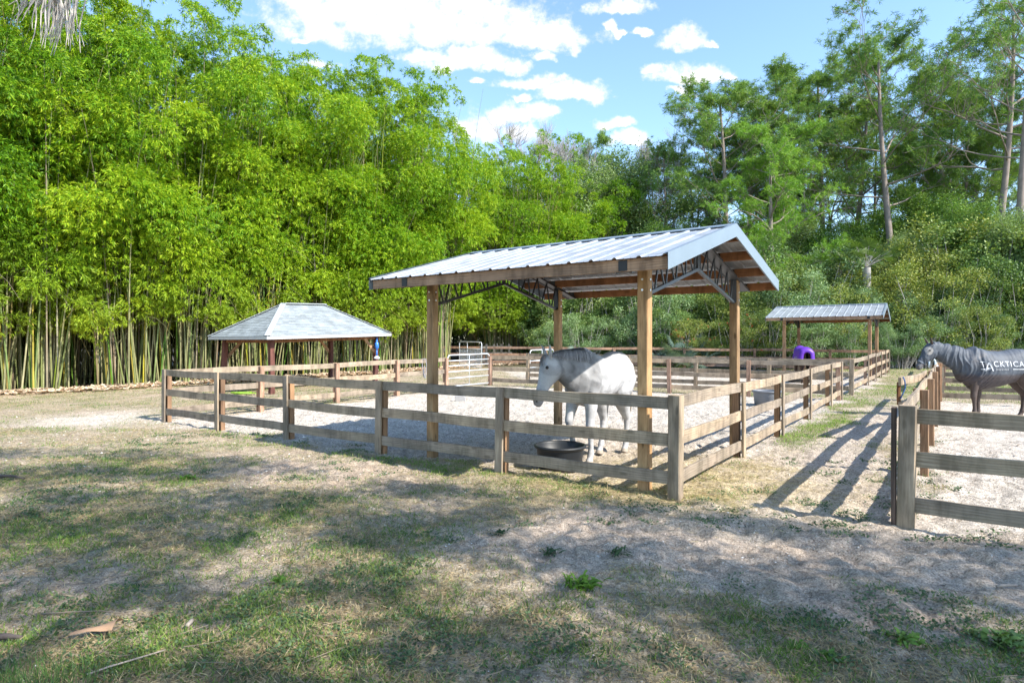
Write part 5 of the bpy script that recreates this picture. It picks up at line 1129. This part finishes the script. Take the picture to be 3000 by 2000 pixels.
#</HORSES>
# ------------------------------------------------------------------ ground cover
#<COVER>
M_BLADE = vcol('grass_blade', .6, .25, (3, 40), (.2, .15), None, None, .3)
M_LITTER = island('dry_sheath', [(0, (.42,.30,.19)), (.4, (.58,.44,.30)), (.75, (.68,.57,.43)), (1, (.33,.20,.12))], .7, .2)
def scatter(y0, y1, dens, seed):
    r = np.random.default_rng(seed); A = .95*(y1**2-y0**2) + (y1-y0)*1.4; n = int(A*dens); yv = np.sqrt(r.uniform(y0**2, y1**2, n)); xv = r.uniform(-1, 1, n)*(.92*yv+.5); return xv, yv, r
def gz_full(x, y, f):
    return gz(x, y) + relief(x, y, f)
gc_ = []; gv_ = []; dc_ = []; dv_ = []
for bi, (y0, y1, dn) in enumerate([(2.6, 4.4, 7000), (4.4, 6.5, 4300), (6.5, 9.5, 2100), (9.5, 14, 900), (14, 24, 330), (24, 40, 110)]):
    xv, yv, r = scatter(y0, y1, dn, 900+bi); f = fields(xv, yv); pat = vnoise(xv, yv, 2.6, 81, 3); fine = vnoise(xv, yv, 9, 85, 2)
    keep = r.random(len(xv)) < np.clip((f['G']*1.25 - .10)*(.35+1.1*fine), 0, 1); xv, yv = xv[keep], yv[keep]; f = fields(xv, yv); pat = vnoise(xv, yv, 2.6, 81, 3); n = len(xv); z0 = gz_full(xv, yv, f)
    green = r.random(n) < np.clip(.10 + 1.05*(pat-.38)*2 + f['bright']*.9, .08, .97); sc_ = 1 + .035*yv
    c = np.stack([xv, yv, z0-.003], 1)
    # green blades, upright
    i = green; m_ = i.sum(); d = unit(r.normal(size=(m_, 3))*np.array([.55,.55,.2]) + np.array([0,0,.75])); L = r.uniform(.022, .062, m_)*(1+.25*f['bright'][i])*(1+.02*yv[i]); W = r.uniform(.0028, .0048, m_)*sc_[i]*1.5
    rng = r; gv_.append(leaves(c[i], d, L, W)); hue = r.random(m_)[:,None]; col = np.array([.08,.16,.035])*(1-hue) + np.array([.22,.30,.065])*hue; col = col*(1-.0) + f['bright'][i][:,None]*np.array([.05,.09,.0]); gc_.append(np.repeat(col, 4, 0))
    i = ~green; m_ = i.sum(); d = unit(r.normal(size=(m_, 3))*np.array([.9,.9,.2]) + np.array([0,0,.22])); L = r.uniform(.03, .085, m_); W = r.uniform(.0024, .0042, m_)*sc_[i]*1.4
    dv_.append(leaves(c[i] + np.array([0,0,.006]), d, L, W)); hue = r.random(m_)[:,None]; col = np.array([.27,.19,.10])*(1-hue) + np.array([.56,.45,.26])*hue; dc_.append(np.repeat(col, 4, 0))
V = np.concatenate(gv_); o = link('green_grass', mesh_np('green_grass', V, quads(len(V)//4), M_BLADE, False, np.concatenate(gc_))); o['kind'] = 'stuff'; o['label'] = 'short green grass growing in patches over the sandy ground'; o['category'] = 'grass'
V = np.concatenate(dv_); o = link('dry_grass', mesh_np('dry_grass', V, quads(len(V)//4), M_BLADE, False, np.concatenate(dc_))); o['kind'] = 'stuff'; o['label'] = 'dry straw-coloured grass thatch lying between the green patches'; o['category'] = 'grass'
# creeping small-leaved weeds
cv = []; cl = []
for bi, (y0, y1, dn) in enumerate([(2.6, 4.6, 26), (4.6, 7.5, 13), (7.5, 12, 5)]):
    xv, yv, r = scatter(y0, y1, dn, 950+bi); p = vnoise(xv, yv, .8, 91, 3); spec = np.exp(-(((xv-4.05)/.55)**2 + ((yv-5.35)/.35)**2)) + np.exp(-(((xv-1.95)/.9)**2 + ((yv-6.75)/.3)**2)) + .8*np.exp(-(((xv+1.9)/.7)**2 + ((yv-3.8)/.5)**2)) + .6*np.exp(-(((xv-.8)/1.4)**2 + ((yv-3.5)/.4)**2)) + .7*np.exp(-(((xv+5.5)/2)**2 + ((yv-7.2)/1.0)**2))
    f = fields(xv, yv); keep = r.random(len(xv)) < np.clip((p-.45)*3.4 + spec*1.3, 0, 1)*(1-f['pad']); xv, yv = xv[keep], yv[keep]; k = 46; n = len(xv)*k
    X2 = np.repeat(xv, k) + r.normal(size=n)*.075; Y2 = np.repeat(yv, k) + r.normal(size=n)*.06; f = fields(X2, Y2); c = np.stack([X2, Y2, gz_full(X2, Y2, f) + r.uniform(.0, .028, n)], 1)
    d = unit(r.normal(size=(n, 3))*np.array([1,1,.25]) + np.array([0,0,.25])); rng = r; cv.append(leaves(c, d, r.uniform(.014, .032, n)*(1+.04*Y2), r.uniform(.010, .019, n)*(1+.04*Y2)))
    h = (np.repeat(r.random(len(xv)), k)*.6 + r.random(n)*.4)[:,None]; cl.append(np.repeat(np.array([.055,.10,.045])*(1-h) + np.array([.16,.23,.11])*h, 4, 0))
V = np.concatenate(cv); o = link('creeping_weeds', mesh_np('creeping_weeds', V, quads(len(V)//4), M_BLADE, False, np.concatenate(cl))); o['kind'] = 'stuff'; o['label'] = 'low mats of small-leaved creeping weeds on the sand'; o['category'] = 'ground cover'
# hay strands by the corner
r = np.random.default_rng(77); n = 9000; xv = np.concatenate([r.normal(2.7, .9, n//2), r.uniform(-.9, 2.6, n//2)]); yv = np.concatenate([r.normal(8.2, 1.0, n//2), 7.15 + (2.0-np.concatenate([xv[n//2:]]))*.62 + r.normal(0, .28, n//2)]); f = fields(xv, yv); rng = r
c = np.stack([xv, yv, gz_full(xv, yv, f)+.006+r.uniform(0, .012, n)], 1); d = unit(r.normal(size=(n, 3))*np.array([1,1,.10])); V = leaves(c, d, r.uniform(.06, .17, n), r.uniform(.0035, .006, n)); h = r.random(n)[:,None]
o = link('loose_hay', mesh_np('loose_hay', V, quads(n), M_BLADE, False, np.repeat(np.array([.30,.27,.12])*(1-h) + np.array([.60,.50,.28])*h, 4, 0))); o['kind'] = 'stuff'; o['label'] = 'loose hay spread along the fence by the near corner post'; o['category'] = 'hay'
# bamboo sheaths along the grove
def curl(c, r_, L, W):
    a = r_.uniform(0, 6.28); ux = Vector((math.cos(a), math.sin(a), r_.uniform(-.1,.25))); uy = Vector((-math.sin(a), math.cos(a), r_.uniform(-.2,.2))); V = []; Fs = []
    for i in range(5):
        s = i/4; w = W*math.sin(math.pi*(.12+.82*s))
        for j in (-1, 0, 1): V.append(c + ux*L*(s-.5) + uy*w*j*.5 + Vector((0,0, .35*W*abs(j) + .12*L*(s-.5)**2*4)))
    for i in range(4):
        for j in range(2): Fs.append((i*3+j, i*3+j+1, (i+1)*3+j+1, (i+1)*3+j))
    return V, Fs
rr3 = random.Random(31); GL = Geo()
for k in range(3300):
    i = min(3, int(rr3.random()*4)); a = Vector(line[i]); b = Vector(line[i+1]); t = rr3.random(); p = a.lerp(b, t); nn = Vector(((b-a).y, -(b-a).x)).normalized(); off = abs(rr3.gauss(0, .55)) - .45; p = p + nn*off
    V, Fs = curl(Vector((p.x, p.y, gzf(p.x, p.y)+.02+rr3.uniform(0,.07))), rr3, rr3.uniform(.12, .42), rr3.uniform(.06, .15)); GL.add(V, Fs)
for k in range(700):
    p = Vector((rr3.uniform(-4.5, 6), 0)); p.y = 34.5 + (p.x+4.5)*1.15 + rr3.gauss(0, 1.0); V, Fs = curl(Vector((p.x, p.y, gzf(p.x, p.y)+.03)), rr3, rr3.uniform(.2, .5), rr3.uniform(.1, .2)); GL.add(V, Fs)
o = link('fallen_bamboo_sheaths', GL.mesh('fallen_bamboo_sheaths', M_LITTER)); o['kind'] = 'stuff'; o['label'] = 'tan dry bamboo sheaths littering the foot of the grove'; o['category'] = 'leaf litter'
# crumbs, twigs and bits of shell on the sand
r = np.random.default_rng(5); gd = Geo(); GV = []; GF = []
def pebble(c, s, rn):
    V = []; 
    for (x_, y_, z_) in ((1,0,0),(-1,0,0),(0,1,0),(0,-1,0),(0,0,1),(0,0,-1)): V.append((c[0]+x_*s*rn.uniform(.6,1.3), c[1]+y_*s*rn.uniform(.6,1.3), c[2]+z_*s*rn.uniform(.4,.8)))
    return V, [(0,2,4),(2,1,4),(1,3,4),(3,0,4),(2,0,5),(1,2,5),(3,1,5),(0,3,5)]
o_ = 0
for (y0, y1, dn, s0, s1) in ((2.6, 5, 190, .002, .009), (5, 9, 110, .004, .014), (9, 16, 26, .008, .025)):
    xv, yv, r_ = scatter(y0, y1, dn, int(y0*10)); f = fields(xv, yv); keep = r_.random(len(xv)) < (1-f['G'])*np.where(vnoise(xv, yv, 1.7, 99, 2) > .5, 1, .25); xv, yv = xv[keep], yv[keep]; f = fields(xv, yv); zz = gz_full(xv, yv, f)
    for a_, b_, c_ in zip(xv, yv, zz):
        V, Fs = pebble((a_, b_, c_), r_.uniform(s0, s1)*(1.4 if r_.random() < .1 else 1), r_); GV += V; GF += [tuple(i+o_ for i in q) for q in Fs]; o_ += 6
M_CRUMB = island('sand_crumb', [(0, (.34,.28,.22)), (.5, (.50,.44,.37)), (.9, (.56,.52,.47)), (1, (.80,.79,.77))], .9, .15)
o = link('sand_crumbs', mesh_py('sand_crumbs', GV, GF, M_CRUMB)); o['kind'] = 'stuff'; o['label'] = 'crumbs of sand and shell scattered over the trampled ground'; o['category'] = 'gravel'
M_TWIG = simple('dry_twig', (.22,.17,.12), .8, 0, .3, 9); gt_ = Geo(); rt = random.Random(12)
for k in range(230):
    y_ = rt.uniform(2.8, 8); x_ = rt.uniform(-1, 1)*(.9*y_); 
    if rt.random() < .5: x_ = -abs(x_)
    if math.hypot(x_-1.5, y_-8) < 1: continue
    a = rt.uniform(0, 6.28); L = rt.uniform(.05, .28); pts = []
    for i in range(4): s = i/3; xx = x_ + math.cos(a)*L*s + rt.uniform(-.01,.01); yy_ = y_ + math.sin(a)*L*s; pts.append(Vector((xx, yy_, gzf(xx, yy_)+.028)))
    gt_.tube(pts, [.003,.0025,.002,.001], 4, False)
o = link('twigs', gt_.mesh('twigs', M_TWIG)); o['kind'] = 'stuff'; o['label'] = 'thin dry twigs strewn over the grass in front'; o['category'] = 'twigs'
# named single things lying in the foreground
def gp(ovx, ovy, dz=0):
    d = H*F/((ovy-784)*k_); x_ = (ovx*k_-1500)/F*d; f = fields(np.array([x_]), np.array([d])); return Vector((x_, d, float(gz_full(np.array([x_]), np.array([d]), f)[0])+dz))
M_WEED = vcol('weed_leaf', .5, .35, (20, 80), (.12, .1), None, None, .3)
def weed(lab, ox, oy, n, L, W, up, col, seed):
    r = np.random.default_rng(seed); col = tuple(q*.72 for q in col); p = gp(ox, oy); root = thing('weed_plant', lab, 'weed', p, 'leafy weeds in the foreground'); V = []; Fs = []; cc_ = []; n = int(n*1.7); W = W*.62
    for k in range(n):
        a = r.uniform(0, 6.28); ll = L*r.uniform(.6, 1.1); tl = up*r.uniform(.6, 1.3); dx, dy = math.cos(a), math.sin(a); b = len(V); sh = r.uniform(.75, 1.25); j0 = p.x + r.normal()*L*.35, p.y + r.normal()*L*.35
        for i in range(6):
            s = i/5; w = W*math.sin(math.pi*min(1, .15+.85*s))*(1 + .45*(i % 2)); hgt = ll*(tl*s - .75*s*s*tl)
            c0 = np.array([j0[0] + dx*ll*s*.8, j0[1] + dy*ll*s*.8, p.z + hgt + .004])
            for q in (-1, 1): V.append(tuple(c0 + np.array([-dy, dx, .25])*w*q*.5)); cc_.append(tuple(x*sh*(.85+.3*s) for x in col))
        for i in range(5): Fs.append((b+2*i, b+2*i+1, b+2*i+3, b+2*i+2))
    link('leaf_cluster', mesh_np('leaf_cluster', V, Fs, M_WEED, True, np.array(cc_)), root)
for i, a in enumerate([('bright green jagged-leaved weed in the sunlit spot right of centre', 1335, 1352, 46, .15, .024, 1.2, (.17,.33,.03)), ('green weed rosette on sand, right foreground', 2085, 1478, 20, .12, .03, .9, (.16,.30,.03)), ('large pale weed rosette near the right edge', 2318, 1482, 22, .15, .045, .8, (.20,.33,.07)),
    ('small bright weed left of the right-hand rosettes', 1830, 1490, 16, .07, .02, 1.1, (.15,.30,.03)), ('spreading low weed in the lower right', 1900, 1520, 22, .08, .022, .8, (.15,.28,.03)), ('dark green weed on the sand below the second rail bay', 1265, 1262, 22, .12, .022, .9, (.07,.14,.05)), ('small green tuft near the left middle foreground', 640, 1340, 20, .08, .02, 1.0, (.12,.26,.03)),
    ('bright weed tuft at the left below the corner post', 425, 1098, 26, .14, .03, 1.0, (.14,.32,.02)), ('dark weed sprig in the sand before the front fence', 1145, 1222, 20, .10, .02, 1.0, (.07,.13,.05)), ('low weed clump left of the dark sprig', 1420, 1275, 24, .12, .02, .8, (.08,.14,.05)), ('pale weed tuft beside the sunlit patch at right', 2230, 1452, 24, .09, .014, 1.2, (.20,.30,.08))]): weed(*a, 1200+i)
M_TALL = vcol('tall_grass', .5, .3, (10, 60), (.1, .1), None, None, .35); r = np.random.default_rng(8); n = 520; p0_ = gp(70, 1560)
c = np.stack([r.normal(p0_.x, .22, n), r.normal(p0_.y-.05, .12, n), np.full(n, p0_.z-.02)], 1); rng = r; V = leaves(c, unit(r.normal(size=(n,3))*.28 + np.array([0,0,1])), r.uniform(.07,.18,n), r.uniform(.003,.006,n)); tg = thing('grass_tuft', 'tall bright green grass tuft at the bottom left corner', 'grass', p0_); link('blades', mesh_np('blades', V, quads(n), M_TALL, False, np.repeat(np.array([.07,.15,.04]) + r.random((n,1))*np.array([.08,.10,.03]), 4, 0)), tg)['kind'] = 'stuff'
def stick(nm, lab, a, b, r0, r1, mat, cat, bend=.02):
    pa, pb = gp(*a, .03), gp(*b, .03); g = Geo(); md = pa.lerp(pb, .5) + Vector((bend, 0, bend*.6)); g.tube([pa, pa.lerp(md, .5) + Vector((0,0,.004)), md, md.lerp(pb, .5), pb], [r0, r0*.95, (r0+r1)/2, r1*1.1, r1], 8); tag(link(nm, g.mesh(nm, mat, True)), lab, cat)
M_STK = simple('grey_stick', (.30,.25,.21), .85, 0, .35, 14, .4); M_DKL = simple('dark_dead_wood', (.07,.055,.05), .9, 0, .4, 9, .5)
stick('cut_stick', 'short sawn stick with orange cut end, lower left', (429, 1446), (441, 1433), .014, .013, M_STK, 'stick', .002)
stick('fallen_branch', 'thin pale fallen branch lying across the lower left grass', (90, 1407), (345, 1422), .006, .003, M_TWIG, 'branch', .05)
stick('dead_branch', 'dark branch piece on the sand heap at the right edge', (2290, 1357), (2335, 1350), .012, .008, M_STK, 'branch', .01)
stick('dead_branch', 'dark dead stick at the far left edge', (-10, 1462), (50, 1464), .022, .012, M_DKL, 'branch', .01)
stick('fallen_branch', 'long grey twig under the orange sheath, lower left', (200, 1560), (380, 1502), .006, .004, M_STK, 'branch', .01)
stick('dead_branch', 'dark twig on the left grass below the bamboo', (-5, 1100), (55, 1103), .022, .012, M_DKL, 'branch', .03)
pf = gp(222, 1455, .03); V, Fs = [], []
for i in range(9):
    s = i/8; w = .085*(.15 + 1.0*s**.8)
    for j in range(7): q = j/6-.5; V.append((pf.x - .13 + .25*s, pf.y - .05 + .12*s*.6 + q*w*1.2, pf.z + .02*s + .035*(1-4*q*q)*s + .006*math.sin(7*s+3*q)))
for i in range(8):
    for j in range(6): Fs.append((i*7+j, i*7+j+1, (i+1)*7+j+1, (i+1)*7+j))
tag(link('bamboo_sheath', mesh_py('bamboo_sheath', V, Fs, simple('orange_sheath', (.40,.24,.14), .7, 0, .2, 12), True)), 'curled orange-tan bamboo sheath lying in the lower left grass', 'leaf')
#</COVER>
# ------------------------------------------------------------------ trees beside and behind the viewer that shade the foreground
#<SHADE>
KX, KY = SUNV.x/SUNV.z, SUNV.y/SUNV.z
lit = [(-1.95,5.05,.95,.42),(.2,5.76,.40,.26),(.62,6.3,.35,.2),(1.94,5.7,.55,.16),(2.5,5.3,.4,.16),(-.27,4.92,.5,.28),(.37,4.12,.32,.22),(-2.65,3.93,.55,.2),(2.95,3.87,.6,.16),(-4.6,7.75,1.5,.3),(-2.7,7.9,1.3,.35),(-.6,4.2,.4,.14),(-3.2,3.4,.4,.2),(-.9,6.9,1.0,.22),(-7.6,9.2,1.5,.35),(-6.4,6.6,.8,.16),(.9,3.5,.4,.1),(-1.2,3.7,.35,.12)]
def shade_edge(x): return np.interp(x, [-11,-8.8,-6.4,-3.3,-1.57,.5,1.64,2.4,3.5,4.6,6.5], [11.0,10.3,10.3,9.3,8.0,7.25,6.95,6.35,5.75,5.5,4.6])
def make_shade(nm, lab, trunk, xr, seed, mat, bark):
    global rng
    rng = np.random.default_rng(seed); rnd = random.Random(seed); root = thing(nm, lab, 'tree', (trunk[0], trunk[1], 0)); cs = []; tries = 0
    while tries < 2600:
        tries += 1; x = rnd.uniform(*xr); y = rnd.uniform(1.2, 11); 
        if y > float(shade_edge(x)) - .25 or (y < 2.6 and rnd.random() < .5): continue
        if float(vnoise(np.array([x]), np.array([y]), 1.0, 55, 3)[0]) > .66: continue
        if any(((x-a)/(c_+.22))**2 + ((y-b)/(d_+.16))**2 < 1 for (a, b, c_, d_) in lit): continue
        hgt = rnd.uniform(6.6, 9.8); p = Vector((x + KX*hgt, y + KY*hgt, hgt))
        if p.y > 0 and p.z < H + .62*p.y + .8: continue
        if any((q-p).length < .46 for q in cs): continue
        cs.append(p)
        if len(cs) >= 380: break
    LV = []
    for p in cs:
        n = 130; pos = np.array(p) + rng.normal(size=(n, 3))*np.array([.26,.20,.22]); LV.append(leaves(pos, unit(rng.normal(size=(n, 3))), rng.uniform(.07,.13,n), rng.uniform(.04,.07,n)))
    g = Geo(); top = Vector((trunk[0]+.5, trunk[1]+.6, 6.0)); g.tube([Vector((trunk[0], trunk[1], -.2)), Vector((trunk[0]+.1, trunk[1]+.2, 3)), top], [.32,.26,.22], 12, False)
    for p in cs[::14]:
        mid = top.lerp(p, .5) + Vector((rnd.uniform(-.5,.5), rnd.uniform(-.5,.5), .5)); g.tube([top, mid, p], [.09,.035,.012], 6, False)
    LV = np.concatenate(LV); link('trunk', g.mesh('trunk', bark, True), root); link('crown', mesh_np('crown', LV, quads(len(LV)//4), mat), root)
make_shade('oak_tree', 'broad oak beside the viewer shading the right foreground', (9.5, -5.5), (-1.5, 6.0), 71, M_BROAD, M_GBARK)
make_shade('oak_tree', 'broad oak behind the viewer shading the left foreground', (2.5, -6.5), (-11, -1.0), 72, M_BROAD, M_GBARK)
# dead hanging fronds at the top left
fr = thing('cabbage_palm', 'palm just outside the left edge with dead grey fronds dangling into the top left corner', 'tree', (-7.2, 5.2, 0)); g = Geo()
g.tube([Vector((-7.2,5.2,-.2)), Vector((-7.1,5.2,3.5)), Vector((-6.9,5.2,7.6))], [.24,.19,.2], 12, False); link('trunk', g.mesh('trunk', M_GBARK, True), fr)
g = Geo(); rn = random.Random(44); D_ = 6.0
def tp(px, py): return Vector(((px-1500)/F*D_, D_, H + (1000-py)/F*D_))
g.tube([Vector((-6.9,5.2,7.6)), Vector((-6.2,5.5,7.5)), tp(165,-260), tp(160,-120)], [.03,.026,.02,.014], 7, False)
for k in range(62):
    grp = rn.random(); x0, L = (rn.gauss(158, 16), rn.uniform(60, 165)) if grp < .5 else ((rn.gauss(205, 9), rn.uniform(60, 150)) if grp < .72 else (rn.uniform(40, 150), rn.uniform(10, 75)))
    dx = rn.uniform(-38, 6) if grp < .5 else (rn.uniform(-20, 18) if grp < .72 else rn.uniform(-45, 0)); pts = [tp(165 + (x0-165)*.3, -130)]; dy = rn.uniform(-.12,.12)
    for s in (0, .25, .5, .75, 1): q = tp(x0 + dx*s**1.3 + 7*math.sin(5*s + k), -20 + (L+20)*s); q.y += dy; pts.append(q)
    g.tube(pts, [.006,.0075,.0075,.0065,.005,.002], 5, False)
link('dead_fronds', g.mesh('dead_fronds', simple('dead_frond', (.50,.46,.43), .8, 0, .25, 12), True), fr, label='tangle of grey dead frond strands hanging down')
g2_ = Geo(); LV = []
#</SHADE>
